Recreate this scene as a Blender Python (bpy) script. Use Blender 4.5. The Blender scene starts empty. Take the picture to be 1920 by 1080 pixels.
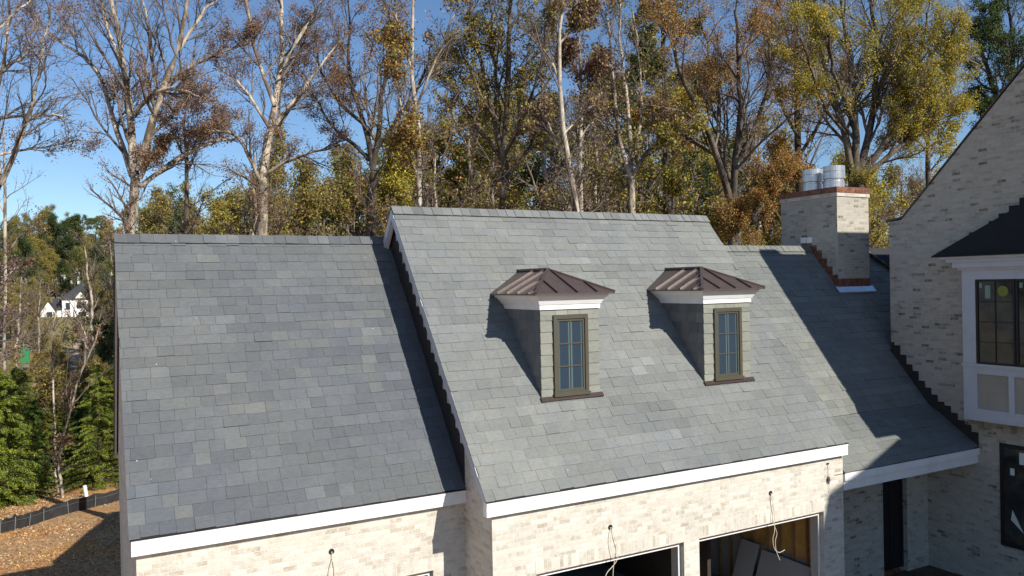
import bpy, math, random
import numpy as np
from mathutils import Vector
random.seed(7); RNG = np.random.default_rng(11)
SC = bpy.context.scene
COL = SC.collection

# ------------------------------------------------------------------ camera
F_PX, YAW, PIT, ROL = 1485.63, 0.4919, -0.0053, -0.0200
CAM = np.array([-5.885, -12.0635, 3.6835])
Fv = np.array([math.sin(YAW)*math.cos(PIT), math.cos(YAW)*math.cos(PIT), math.sin(PIT)])
R0 = np.array([math.cos(YAW), -math.sin(YAW), 0.0]); U0 = np.cross(R0, Fv)
Rv = math.cos(ROL)*R0+math.sin(ROL)*U0; Uv = -math.sin(ROL)*R0+math.cos(ROL)*U0
cd = bpy.data.cameras.new('camera'); cam = bpy.data.objects.new('camera', cd); COL.objects.link(cam)
cd.sensor_width = 36; cd.lens = 36*F_PX/1920; cd.clip_end = 3000; cd.clip_start = 0.1
from mathutils import Matrix
cam.matrix_world = Matrix(((Rv[0], Uv[0], -Fv[0], CAM[0]), (Rv[1], Uv[1], -Fv[1], CAM[1]), (Rv[2], Uv[2], -Fv[2], CAM[2]), (0, 0, 0, 1)))
SC.camera = cam
def at(u, v, D):
    """world point seen at photo pixel (u,v) at distance D along the view axis"""
    return CAM+D*(Fv+Rv*(u-960)/F_PX-Uv*(v-540)/F_PX)
def atxy(u, D):
    p = CAM+D*(Fv+Rv*(u-960)/F_PX); return p[0], p[1]

# ------------------------------------------------------------------ light
SUN = np.array([-0.37, 1.0, -0.704]); SUN /= np.linalg.norm(SUN)
elev = math.asin(-SUN[2]); az = math.atan2(-SUN[0], -SUN[1])      # azimuth of the sun clockwise from +Y
w = bpy.data.worlds.new('World'); SC.world = w; w.use_nodes = True
nt = w.node_tree; bg = nt.nodes['Background']
sky = nt.nodes.new('ShaderNodeTexSky'); sky.sky_type = 'NISHITA'; sky.sun_disc = False
sky.sun_elevation = elev; sky.sun_rotation = az; sky.altitude = 300; sky.air_density = 1.0; sky.dust_density = 0.0; sky.ozone_density = 5.5
nt.links.new(sky.outputs[0], bg.inputs[0]); bg.inputs[1].default_value = 0.097
sd = bpy.data.lights.new('sun', 'SUN'); sd.energy = 5.0; sd.angle = math.radians(0.5); sd.color = (1.0, 0.95, 0.86)
so = bpy.data.objects.new('sun', sd); COL.objects.link(so)
so.rotation_euler = Vector(SUN).to_track_quat('-Z', 'Y').to_euler()
SC.view_settings.view_transform = 'Standard'; SC.view_settings.look = 'None'
SC.view_settings.exposure = 0.35; SC.view_settings.gamma = 1.0
try:
    SC.cycles.max_bounces = 6; SC.cycles.transparent_max_bounces = 6
except Exception: pass

# ------------------------------------------------------------------ materials
class NT:
    def __init__(s, name, rough=0.8, spec=0.3, metal=0.0):
        s.m = bpy.data.materials.new(name); s.m.use_nodes = True; s.t = s.m.node_tree
        s.b = s.t.nodes['Principled BSDF']; s.b.inputs['Roughness'].default_value = rough
        s.b.inputs['Specular IOR Level'].default_value = spec; s.b.inputs['Metallic'].default_value = metal
    def n(s, k, **kw):
        nd = s.t.nodes.new('ShaderNode'+k)
        for a, b in kw.items():
            if a in nd.bl_rna.properties.keys(): setattr(nd, a, b)
            else: nd.inputs[a].default_value = b
        return nd
    def l(s, a, b): s.t.links.new(a, b)
    def noise(s, scale, detail=4, rough=0.6, vec=None):
        nd = s.n('TexNoise'); nd.inputs['Scale'].default_value = scale; nd.inputs['Detail'].default_value = detail; nd.inputs['Roughness'].default_value = rough
        if vec is None:
            if not hasattr(s, 'tc'): s.tc = s.n('TexCoord')
            vec = s.tc.outputs['Object']
        s.l(vec, nd.inputs['Vector']); return nd.outputs['Fac']
    def ramp(s, fac, stops, interp='LINEAR'):
        nd = s.n('ValToRGB'); cr = nd.color_ramp; cr.interpolation = interp
        while len(cr.elements) < len(stops): cr.elements.new(0.5)
        for e, (p, c) in zip(cr.elements, stops):
            e.position = p; e.color = (c[0], c[1], c[2], 1) if len(c) == 3 else c
        s.l(fac, nd.inputs['Fac']); return nd.outputs['Color']
    def mix(s, fac, a, b, mode='MIX'):
        nd = s.n('Mix'); nd.data_type = 'RGBA'; nd.blend_type = mode
        for i, x in ((0, fac), (6, a), (7, b)):
            if isinstance(x, (int, float)): nd.inputs[i].default_value = x
            elif isinstance(x, tuple): nd.inputs[i].default_value = (*x, 1)
            else: s.l(x, nd.inputs[i])
        return nd.outputs[2]
    def bump(s, h, strength=0.3, dist=0.01):
        nd = s.n('Bump'); nd.inputs['Strength'].default_value = strength; nd.inputs['Distance'].default_value = dist
        s.l(h, nd.inputs['Height']); s.l(nd.outputs[0], s.b.inputs['Normal'])
    def base(s, c):
        if isinstance(c, tuple): s.b.inputs['Base Color'].default_value = (*c, 1)
        else: s.l(c, s.b.inputs['Base Color'])
        return s.m
M = {}
WEAR = {'white_paint', 'shaded_trim'}
def simple(name, c, rough=0.6, spec=0.3, metal=0.0, var=0.15, scale=3.0, bump=0.0):
    k = NT(name, rough, spec, metal)
    a = tuple(x*(1-var) for x in c); b = tuple(min(1, x*(1+var)) for x in c)
    col = k.ramp(k.noise(scale, 6), [(0.3, a), (0.7, b)])
    if name in WEAR:      # faint smudges and joint filler on bare trim
        col = k.mix(1.0, col, k.ramp(k.noise(1.1, 7, .75), [(0.3, (.86, .85, .83)), (0.5, (1, 1, 1))]), 'MULTIPLY')
    k.base(col)
    if bump: k.bump(k.noise(scale*12, 3), bump, 0.01)
    M[name] = k.m; return k.m
def slate_mat(name, tint):
    k = NT(name, 0.7, 0.12)
    at_ = k.n('Attribute'); at_.attribute_name = 'Col'
    c = k.mix(1.0, at_.outputs['Color'], tint, 'MULTIPLY')
    n1 = k.noise(2.2, 5, 0.65)
    c = k.mix(1.0, c, k.ramp(n1, [(0.25, (0.86, 0.88, 0.92)), (0.6, (1.0, 1.0, 1.0)), (0.8, (1.12, 1.12, 1.06))]), 'MULTIPLY')
    mp = k.n('Mapping'); mp.inputs['Scale'].default_value = (7, 16, 16); k.l(k.tc.outputs['Object'], mp.inputs['Vector'])
    n2 = k.noise(1.6, 7, 0.75, mp.outputs[0])
    c = k.mix(1.0, c, k.ramp(n2, [(0.2, (0.78, 0.79, 0.8)), (0.5, (1, 1, 1)), (0.8, (1.22, 1.21, 1.16))]), 'MULTIPLY')
    vo = k.n('TexVoronoi'); vo.inputs['Scale'].default_value = 4.5; k.l(k.tc.outputs['Object'], vo.inputs['Vector'])
    sp = k.ramp(vo.outputs['Distance'], [(0.035, (1, 1, 1)), (0.06, (0, 0, 0))])
    n3 = k.noise(0.9, 2); gate = k.ramp(n3, [(0.56, (0, 0, 0)), (0.62, (1, 1, 1))])
    f = k.mix(1.0, sp, gate, 'MULTIPLY')
    c = k.mix(f, c, (0.5, 0.49, 0.46))
    k.base(c); k.bump(n2, 0.35, 0.006); M[name] = k.m
slate_mat('slate_grey', (1.0, 1.0, 1.0))
def brick_mat(name, vertical=False, tone=1.0, dk=1.0, wm=0.0):
    k = NT(name, 0.88, 0.15)
    tc = k.n('TexCoord'); k.tc = tc; ge = k.n('NewGeometry')
    sx = k.n('SeparateXYZ'); k.l(tc.outputs['Object'], sx.inputs[0]); sn = k.n('SeparateXYZ'); k.l(ge.outputs['True Normal'], sn.inputs[0])
    ab = k.n('Math', operation='ABSOLUTE'); k.l(sn.outputs[0], ab.inputs[0])
    gt = k.n('Math', operation='GREATER_THAN'); k.l(ab.outputs[0], gt.inputs[0]); gt.inputs[1].default_value = 0.6
    mx = k.n('Mix'); k.l(gt.outputs[0], mx.inputs[0]); k.l(sx.outputs[0], mx.inputs[2]); k.l(sx.outputs[1], mx.inputs[3])
    cb = k.n('CombineXYZ')
    if vertical: k.l(sx.outputs[2], cb.inputs[0]); k.l(mx.outputs[0], cb.inputs[1])
    else: k.l(mx.outputs[0], cb.inputs[0]); k.l(sx.outputs[2], cb.inputs[1])
    br = k.n('TexBrick'); k.l(cb.outputs[0], br.inputs['Vector'])
    for a, v in (('Scale', 1.0), ('Mortar Size', 0.0065), ('Mortar Smooth', 0.25), ('Brick Width', 0.232), ('Row Height', 0.0835), ('Bias', 0.0)): br.inputs[a].default_value = v
    if vertical: br.offset = 0.0; br.inputs['Brick Width'].default_value = 0.24
    br.inputs['Color1'].default_value = (0, 0, 0, 1); br.inputs['Color2'].default_value = (1, 1, 1, 1); br.inputs['Mortar'].default_value = (0.5, 0.5, 0.5, 1)
    T = lambda r, g, b: (r*tone*(1+wm), g*tone, b*tone*(1-wm*1.6))
    c = k.ramp(br.outputs['Color'], [(0.0, T(.54, .505, .435)), (.16, T(.60, .57, .50)), (.3, T(.49, .455, .39)), (.42, T(.61, .585, .52)), (.54, T(.53, .495, .425)), (.66, T(.44, .395, .325)), (.76, T(.57, .535, .465)), (.84, T(.40*dk, .355*dk, .29*dk)), (.90, T(.53, .495, .43)), (.965, T(.31*dk*dk, .27*dk*dk, .22*dk*dk))], 'CONSTANT')
    n0 = k.noise(9, 5, 0.7)
    c = k.mix(k.ramp(n0, [(0.42, (0, 0, 0)), (0.66, (0.75, 0.75, 0.75))]), c, T(.64, .62, .565))
    n1 = k.noise(60, 3, 0.7); c = k.mix(1.0, c, k.ramp(n1, [(0.3, (.86, .86, .86)), (0.7, (1.1, 1.1, 1.1))]), 'MULTIPLY')
    n2 = k.noise(0.8, 3); c = k.mix(1.0, c, k.ramp(n2, [(0.3, (.92, .91, .9)), (0.7, (1.06, 1.05, 1.04))]), 'MULTIPLY')
    c = k.mix(br.outputs['Fac'], c, T(.60, .56, .48))
    k.base(c)
    inv = k.n('Math', operation='SUBTRACT'); inv.inputs[0].default_value = 1.0; k.l(br.outputs['Fac'], inv.inputs[1])
    ad = k.n('Math', operation='ADD'); k.l(inv.outputs[0], ad.inputs[0]); k.l(n1, ad.inputs[1])
    k.bump(ad.outputs[0], 0.5, 0.008); M[name] = k.m
brick_mat('brick', tone=1.03, dk=1.12); brick_mat('brick_soldier', True, tone=1.03, dk=1.12); brick_mat('brick_shaded', tone=.76, dk=.82, wm=.01)  # last one: same brick toned down for shaded walls, with darker odd bricks
simple('white_paint', (0.80, 0.80, 0.79), 0.45, 0.4, var=0.03)
simple('shaded_trim', (0.50, 0.52, 0.57), 0.5, 0.4, var=0.03)  # white trim with the bluish shade it stands in put into its colour
simple('dark_flashing', (0.03, 0.027, 0.026), 0.45, 0.5, var=0.2)
simple('roof_felt', (0.045, 0.047, 0.05), 0.9, 0.1)
simple('copper', (0.21, 0.09, 0.055), 0.55, 0.4, 0.3, var=0.6, scale=9)
simple('bronze_metal', (0.105, 0.074, 0.062), 0.36, 0.7, 0.25, var=0.12, scale=5)
simple('bronze_dark', (0.055, 0.036, 0.03), 0.35, 0.6, 0.2, var=0.2, scale=5)
simple('black_metal', (0.012, 0.011, 0.012), 0.6, 0.3, var=0.2)
simple('olive_frame', (0.068, 0.062, 0.042), 0.5, 0.4, var=0.08)
simple('black_frame', (0.014, 0.014, 0.015), 0.5, 0.4, var=0.1)
simple('galvanised', (0.62, 0.64, 0.66), 0.32, 0.6, 0.75, var=0.12, scale=14)
simple('raw_panel', (0.36, 0.335, 0.28), 0.85, 0.1, var=0.1, scale=2)
simple('wood_stud', (0.34, 0.2, 0.1), 0.8, 0.2, var=0.25, scale=6)
simple('kraft', (0.60, 0.34, 0.10), 0.7, 0.25, var=0.2, scale=3)
simple('drywall', (0.46, 0.42, 0.39), 0.9, 0.1, var=0.04)
simple('concrete', (0.36, 0.34, 0.31), 0.9, 0.2, var=0.15, scale=2)
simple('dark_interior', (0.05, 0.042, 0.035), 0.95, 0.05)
simple('jamb', (0.52, 0.49, 0.44), 0.6, 0.3, var=0.05)
simple('cable', (0.62, 0.56, 0.43), 0.6, 0.3, var=0.1)
simple('black_rubber', (0.02, 0.02, 0.02), 0.6, 0.3)
simple('silt_fabric', (0.028, 0.028, 0.03), 0.75, 0.3, var=0.35, scale=2.5)
simple('steel_post', (0.20, 0.21, 0.21), 0.5, 0.5, 0.3)
simple('stucco_white', (0.78, 0.77, 0.74), 0.8, 0.2, var=0.04)
simple('far_shingle', (0.05, 0.052, 0.06), 0.85, 0.2, var=0.2)
simple('green_plastic', (0.02, 0.2, 0.07), 0.5, 0.4)
simple('red_plastic', (0.65, 0.03, 0.02), 0.5, 0.4)
simple('sticker_white', (0.62, 0.66, 0.62), 0.6, 0.2, var=0.02)
simple('sticker_green', (0.22, 0.33, 0.28), 0.6, 0.2, var=0.02)
simple('sticker_yellow', (0.22, 0.24, 0.05), 0.6, 0.2, var=0.02)
k = NT('window_glass', 0.04, 0.9); k.base((0.035, 0.05, 0.062)); M['window_glass'] = k.m
k = NT('curtain_glass', 0.05, 0.8)     # panes with pale blinds right behind them
k.noise(1.0, 2); sx = k.n('SeparateXYZ'); k.l(k.tc.outputs['Object'], sx.inputs[0])
wv = k.n('Math', operation='SINE'); ml = k.n('Math', operation='MULTIPLY'); k.l(sx.outputs[0], ml.inputs[0]); ml.inputs[1].default_value = 21.35
sh_ = k.n('Math', operation='ADD'); k.l(ml.outputs[0], sh_.inputs[0]); sh_.inputs[1].default_value = math.pi/2-21.35*2.506
k.l(sh_.outputs[0], wv.inputs[0]); k.base(k.ramp(wv.outputs[0], [(0.35, (.03, .045, .065)), (0.5, (.035, .07, .095)), (0.70, (.05, .10, .125)), (0.85, (.15, .22, .25))])); M['curtain_glass'] = k.m
k = NT('dusty_glass', 0.08, 0.7); n = k.noise(1.3, 5); k.base(k.ramp(n, [(0.40, (.012, .013, .014)), (0.55, (.035, .034, .03)), (0.66, (.10, .08, .05))])); M['dusty_glass'] = k.m
def attr_mat(name, rough=0.8, transl=0.0, spec=0.2):
    k = NT(name, rough, spec); a = k.n('Attribute'); a.attribute_name = 'Col'; k.base(a.outputs['Color'])
    if transl:
        tr = k.n('BsdfTranslucent'); k.l(a.outputs['Color'], tr.inputs['Color'])
        mx = k.n('MixShader'); mx.inputs[0].default_value = transl
        k.l(k.b.outputs[0], mx.inputs[1]); k.l(tr.outputs[0], mx.inputs[2]); k.l(mx.outputs[0], k.t.nodes['Material Output'].inputs['Surface'])
    M[name] = k.m
attr_mat('leaf', 0.6, 0.35, 0.3)
def bark_mat(name, dark, pale, lo=0.42, hi=0.6):
    k = NT(name, 0.9, 0.15); k.tc = k.n('TexCoord')
    mp = k.n('Mapping'); mp.inputs['Scale'].default_value = (1, 1, 0.45); k.l(k.tc.outputs['Object'], mp.inputs['Vector'])
    n1 = k.noise(1.7, 6, 0.7, mp.outputs[0]); n2 = k.noise(14, 4, 0.7, mp.outputs[0])
    c = k.ramp(n1, [(lo, dark), (hi, pale)])
    c = k.mix(1.0, c, k.ramp(n2, [(0.3, (.72, .72, .72)), (0.7, (1.18, 1.18, 1.18))]), 'MULTIPLY')
    k.base(c); k.bump(n2, 0.6, 0.03); M[name] = k.m
bark_mat('bark_pale', (.15, .115, .085), (.50, .43, .34), 0.42, 0.54)
bark_mat('bark_twig', (.12, .095, .08), (.24, .195, .165))
bark_mat('bark_brown', (.07, .055, .045), (.20, .165, .125))
bark_mat('bark_dark', (.045, .037, .032), (.12, .095, .075))

# ------------------------------------------------------------------ mesh helpers
class MB:
    def __init__(s): s.v = []; s.f = []; s.c = []
    def quad(s, pts, col=None):
        n = len(s.v); s.v += [tuple(p) for p in pts]; s.f.append(tuple(range(n, n+len(pts)))); s.c += [col or (1, 1, 1)]*len(pts)
    def box(s, a, b, col=None):
        x0, y0, z0 = a; x1, y1, z1 = b; n = len(s.v)
        s.v += [(x0, y0, z0), (x1, y0, z0), (x1, y1, z0), (x0, y1, z0), (x0, y0, z1), (x1, y0, z1), (x1, y1, z1), (x0, y1, z1)]
        s.f += [tuple(n+i for i in q) for q in ((0, 3, 2, 1), (4, 5, 6, 7), (0, 1, 5, 4), (1, 2, 6, 5), (2, 3, 7, 6), (3, 0, 4, 7))]
        s.c += [col or (1, 1, 1)]*8
    def prism(s, poly, axis, a, b, col=None):
        """poly: 2-D outline in the plane normal to axis; extruded from a to b"""
        def P(q, t):
            return (t, q[0], q[1]) if axis == 'x' else ((q[0], t, q[1]) if axis == 'y' else (q[0], q[1], t))
        n = len(s.v); m = len(poly)
        s.v += [P(q, a) for q in poly]+[P(q, b) for q in poly]; s.c += [col or (1, 1, 1)]*(2*m)
        s.f.append(tuple(n+i for i in range(m))[::-1]); s.f.append(tuple(n+m+i for i in range(m)))
        for i in range(m):
            j = (i+1) % m; s.f.append((n+i, n+j, n+m+j, n+m+i))
    def hexa(s, p8, col=None):
        n = len(s.v); s.v += [tuple(p) for p in p8]; s.c += [col or (1, 1, 1)]*8
        s.f += [tuple(n+i for i in q) for q in ((0, 3, 2, 1), (4, 5, 6, 7), (0, 1, 5, 4), (1, 2, 6, 5), (2, 3, 7, 6), (3, 0, 4, 7))]
    def bar(s, p, q, w, h, up=(0, 0, 1)):
        p = Vector(p); q = Vector(q); d = (q-p).normalized(); sd_ = d.cross(Vector(up))
        if sd_.length < 1e-4: sd_ = d.cross(Vector((1, 0, 0)))
        sd_.normalize(); u = sd_.cross(d); a = sd_*w/2; b = u*h/2
        s.hexa([p-a-b, p+a-b, q+a-b, q-a-b, p-a+b, p+a+b, q+a+b, q-a+b])
    def tube(s, pts, r, sides=6):
        pts = [Vector(p) for p in pts]; rs = r if isinstance(r, (list, tuple)) else [r]*len(pts)
        n0 = len(s.v)
        for i, p in enumerate(pts):
            t = (pts[min(i+1, len(pts)-1)]-pts[max(i-1, 0)]).normalized()
            a = t.cross(Vector((0, 0, 1)) if abs(t.z) < .9 else Vector((1, 0, 0))).normalized(); b = t.cross(a)
            for j in range(sides):
                th = 2*math.pi*j/sides; s.v.append(tuple(p+(a*math.cos(th)+b*math.sin(th))*rs[i])); s.c.append((1, 1, 1))
        for i in range(len(pts)-1):
            for j in range(sides):
                k2 = (j+1) % sides; s.f.append((n0+i*sides+j, n0+i*sides+k2, n0+(i+1)*sides+k2, n0+(i+1)*sides+j))
        s.f.append(tuple(n0+j for j in range(sides))[::-1]); e = n0+(len(pts)-1)*sides; s.f.append(tuple(e+j for j in range(sides)))
    def build(s, name, mat, parent=None, colors=False, smooth=False):
        me = bpy.data.meshes.new(name); me.from_pydata(s.v, [], s.f)
        if colors:
            ca = me.color_attributes.new('Col', 'FLOAT_COLOR', 'POINT')
            arr = np.ones((len(s.v), 4), np.float32); arr[:, :3] = np.array(s.c); ca.data.foreach_set('color', arr.ravel())
        me.materials.append(M[mat] if isinstance(mat, str) else mat)
        if smooth: me.polygons.foreach_set('use_smooth', [True]*len(me.polygons))
        me.update(); o = bpy.data.objects.new(name, me); COL.objects.link(o)
        if parent is not None:
            o.parent = parent; wl = Vector((0, 0, 0)); q = parent
            while q is not None: wl += q.location; q = q.parent
            o.location = -wl
        return o
def empty(name, loc, label=None, cat=None, group=None):
    o = bpy.data.objects.new(name, None); COL.objects.link(o); o.location = loc; o.empty_display_size = 0.3
    return tag(o, label, cat, group)
def tag(o, label=None, cat=None, group=None, kind=None):
    if label: o['label'] = label
    if cat: o['category'] = cat
    if group: o['group'] = group
    if kind: o['kind'] = kind
    return o

# ------------------------------------------------------------------ terrain
def smooth(t): t = np.clip(t, 0, 1); return t*t*(3-2*t)
TY = np.array([-400, 9.5, 20, 31, 46, 58, 69, 104, 138, 160, 179, 200, 245, 400, 1500.])
TZ = np.array([-4.15, -4.5, -5.98, -6.65, -8.1, -8.8, -8.9, -8.2, -7.0, -4.6, -2.6, -1.0, 2.5, 8., 10.])
def ground_z(x, y):
    x = np.asarray(x, float); y = np.asarray(y, float)
    z = np.interp(y, TY, TZ)
    r = smooth((y-35)/60)
    return z+r*(0.7*np.sin(x*0.045+1.3)*np.cos(y*0.037)+0.35*np.sin(x*0.13+y*0.09))+smooth((y-14)/10)*0.12*np.sin(x*0.9+y*0.5)*np.cos(y*0.8)
xs = np.concatenate([np.linspace(-400, -40, 19)[:-1], np.linspace(-40, 80, 161)[:-1], np.linspace(80, 900, 60)])
ys = np.concatenate([np.linspace(-300, -20, 12)[:-1], np.linspace(-20, 90, 150)[:-1], np.linspace(90, 300, 80)[:-1], np.linspace(300, 1400, 20)])
gx, gy = np.meshgrid(xs, ys); gz = ground_z(gx, gy)
me = bpy.data.meshes.new('ground'); nx, ny = len(xs), len(ys)
V = np.stack([gx, gy, gz], -1).reshape(-1, 3); idx = np.arange(nx*ny).reshape(ny, nx)
Fc = np.stack([idx[:-1, :-1], idx[:-1, 1:], idx[1:, 1:], idx[1:, :-1]], -1).reshape(-1, 4)
me.from_pydata(V.tolist(), [], Fc.tolist()); me.polygons.foreach_set('use_smooth', [True]*len(me.polygons))
k = NT('leaf_litter_ground', 0.95, 0.1)
n1 = k.noise(0.35, 5, 0.6); n2 = k.noise(11, 6, 0.8); n3 = k.noise(38, 3, 0.8); n4 = k.noise(0.06, 4)
soil = k.ramp(n2, [(0.3, (.17, .085, .045)), (0.46, (.36, .22, .115)), (0.58, (.52, .36, .20)), (0.75, (.66, .52, .33))])
clay = k.ramp(n2, [(0.3, (.40, .20, .07)), (0.7, (.60, .35, .14))])
c = k.mix(k.ramp(n1, [(0.50, (0, 0, 0)), (0.60, (1, 1, 1))]), soil, clay)
n5 = k.noise(4.5, 6, 0.85); c = k.mix(1.0, c, k.ramp(n5, [(0.36, (.62, .57, .5)), (0.5, (1.05, 1.02, 1.0)), (0.64, (1.45, 1.4, 1.3))]), 'MULTIPLY')
grass = k.ramp(n2, [(0.3, (.13, .11, .05)), (0.55, (.26, .21, .10)), (0.75, (.38, .31, .15))])
sp = k.n('SeparateXYZ'); k.l(k.tc.outputs['Object'], sp.inputs[0])
mr = k.n('MapRange'); k.l(sp.outputs[1], mr.inputs[0]); mr.inputs[1].default_value = 90; mr.inputs[2].default_value = 140
c = k.mix(mr.outputs[0], c, grass)
k.base(c); k.bump(n2, 0.8, 0.06); me.materials.append(k.m)
g = bpy.data.objects.new('ground', me); COL.objects.link(g); tag(g, 'leaf covered ground falling away behind the house', None, kind='structure')
def strip(name, pts, width, mat, label, lift=0.03):
    b = MB(); P = []
    for i in range(len(pts)-1):
        for t in np.linspace(0, 1, 24, endpoint=False):
            P.append((pts[i][0]*(1-t)+pts[i+1][0]*t, pts[i][1]*(1-t)+pts[i+1][1]*t))
    P.append(pts[-1]); rows = []
    for i, (x, y) in enumerate(P):
        x2, y2 = P[min(i+1, len(P)-1)]; x1, y1 = P[max(i-1, 0)]; d = math.hypot(x2-x1, y2-y1); nx_, ny_ = -(y2-y1)/d, (x2-x1)/d
        rows.append([(x+nx_*s*width/2, y+ny_*s*width/2, float(ground_z(x+nx_*s*width/2, y+ny_*s*width/2))+lift) for s in (-1, -.33, .33, 1)])
    for a, c2 in zip(rows, rows[1:]):
        for j in range(3): b.quad([a[j], a[j+1], c2[j+1], c2[j]])
    return tag(b.build(name, mat), label, None, kind='structure')
simple('asphalt', (0.19, 0.185, 0.18), 0.9, 0.2, var=0.25, scale=1.5)
strip('road', [(-60, 112), (-14, 128), (10, 128), (60, 122)], 7.0, 'asphalt', 'grey road crossing the wooded valley below the white house', 0.06)
simple('driveway_clay', (0.42, 0.31, 0.22), 0.95, 0.1, var=0.15)
b = MB(); b.box((-3, -60, -4.3), (40, 1.6, -4.135)); simple('yard_dark_ground', (.12, .085, .06), .95, .1, var=.3, scale=2); yd = b.build('yard', 'yard_dark_ground'); tag(yd, 'bare courtyard ground before the house, darkened to cut bounced light', None, kind='structure')  # ground colour kept dark so less light bounces into the courtyard shade
strip('driveway', [(-8, 132), (-6, 150), (2, 168)], 4.0, 'driveway_clay', 'pale dirt driveway climbing to the white house', 0.10)

# ------------------------------------------------------------------ the house
m_ = 5.4195/4.4687; PITCH = math.atan(m_); HS = math.hypot(1, m_)
house = empty('brick_house', (4, 4, -4.15), 'pale brick house with grey slate roofs, two dormers and a brick chimney', 'house')
def slates(name, x0, x1, y0, z0, L, pitch, exposure=0.222, front=True, base=(.175, .185, .188), xlim=None, warm=0.5, parent=None, label=None, seed=0, dark=0.0, buff=.18):
    """slate courses on a plane rising from the eave line (y0,z0); front: rises toward +y, else toward -y"""
    r = random.Random(seed); b = MB(); s = 1 if front else -1
    cy, cz = math.cos(pitch)*s, math.sin(pitch); ny_, nz_ = -math.sin(pitch)*s, math.cos(pitch)
    def P(x, t, h): return (x, y0+cy*t+ny_*h, z0+cz*t+nz_*h)
    rows = int(math.ceil(L/exposure))
    for i in range(rows):
        t0 = i*exposure; t1 = min(L, t0+exposure+0.03)
        a0, a1 = (x0, x1) if xlim is None else xlim(t0, t1)
        if a1-a0 < 0.05: continue
        x = a0-r.uniform(0.02, 0.28); run = r.gauss(0, .035)
        while x < a1:
            if r.random() < .38: run = r.gauss(0, .05)
            w_ = r.choice([0.24, 0.27, 0.30, 0.30, 0.33, 0.36]) if r.random() < .9 else 0.42
            xa = max(x, a0); xb = min(x+w_, a1)
            if xb-xa > 0.03:
                v = 1.0+run+r.gauss(0, 0.022); q = r.random()
                if q < .02: v *= 1.14
                elif q < .04: v *= 0.88
                wv = r.gauss(0, 1)
                # batches of slate of one hue lie together
                ph = math.sin(xa*0.9+i*0.21+seed)+math.sin(xa*0.37-i*0.13+seed*2.1)
                tn = 0.022*(wv*0.4+ph*warm); v *= 1+0.035*ph+0.05*math.sin(xa*1.9+seed)*math.sin(i*0.55+xa*.4)
                tt = t0/L
                g_ = v*(1-dark*tt)
                col = (base[0]*g_*(1+tn), base[1]*g_*(1+tn*0.5), base[2]*g_*(1-tn*0.8))
                # paler buff slates turn up in patches
                bf = buff*(.5+.5*math.sin(xa*.85+seed)*math.cos(i*.23+xa*.3+seed))**2
                if abs(run) < .03 and r.random() < bf*2.0: q2 = r.uniform(.12, .5); t3 = (.182, .184, .165); col = tuple(c_*(1-q2)+t_*v*q2 for c_, t_ in zip(col, t3))
                h0 = 0.019+r.uniform(-.005, .006)+(r.random() < .04)*.012; h1 = 0.004; dl = r.gauss(0, .004); tw = r.gauss(0, .003)
                gp = 0.0018
                p = [P(xa+gp, t0+dl, h0), P(xb-gp, t0+dl+tw, h0+tw*.5), P(xb-gp, t1, h1+.006), P(xa+gp, t1, h1+.006)]
                q_ = [P(xa+gp, t0+dl, h0-.014), P(xb-gp, t0+dl+tw, h0-.014), P(xb-gp, t1, h1-.004), P(xa+gp, t1, h1-.004)]
                if front: b.hexa(q_+p, col)
                else: b.hexa([q_[1], q_[0], q_[3], q_[2], p[1], p[0], p[3], p[2]], col)
            x += w_
    o = b.build(name, 'slate_grey', parent, colors=True)
    if label: o['label'] = label
    return o
def deck(x0, x1, y0, z0, L, pitch, front=True, th=0.10, parent=None, name='roof_deck', mat='roof_felt'):
    s = 1 if front else -1; cy, cz = math.cos(pitch)*s, math.sin(pitch); ny_, nz_ = -math.sin(pitch)*s, math.cos(pitch)
    b = MB(); f = lambda t, h: (y0+cy*t+ny_*h, z0+cz*t+nz_*h)
    b.prism([f(0, -.004), f(L, -.004), f(L-(.0), -th), f(0, -th)], 'x', x0, x1)
    return b.build(name, mat, parent)
def ridge(x0, x1, y, z, parent, base, seed):
    r = random.Random(seed); b = MB(); x = x0; ext = 0.21
    while x < x1-0.05:
        w_ = 0.232+r.gauss(0, .006); xb = min(x+w_, x1); v = r.gauss(1, .09); col = tuple(c*v for c in base)
        for s in (1, -1):
            h = .05+r.uniform(-.004, .006)
            def P(x_, t, hh): return (x_, y-s*math.cos(PITCH)*t-s*math.sin(PITCH)*hh, z-math.sin(PITCH)*t+math.cos(PITCH)*hh)
            top = [P(x+.003, ext, h-.004), P(xb+.02, ext+.003, h-.014), P(xb+.02, -.02, h-.014), P(x+.003, -.02, h-.004)]
            bot = [P(x+.003, ext, .024), P(xb+.02, ext, .024), P(xb+.02, -.02, .024), P(x+.003, -.02, .024)]
            if s == 1: b.hexa(bot+top, col)
            else: b.hexa([bot[1], bot[0], bot[3], bot[2], top[1], top[0], top[3], top[2]], col)
        x = xb
    return b.build('ridge_cap', 'slate_grey', parent, colors=True)
TH = 0.03; NY, NZ = -math.sin(PITCH)*TH, math.cos(PITCH)*TH     # slate tops stand ~TH above the deck plane
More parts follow.
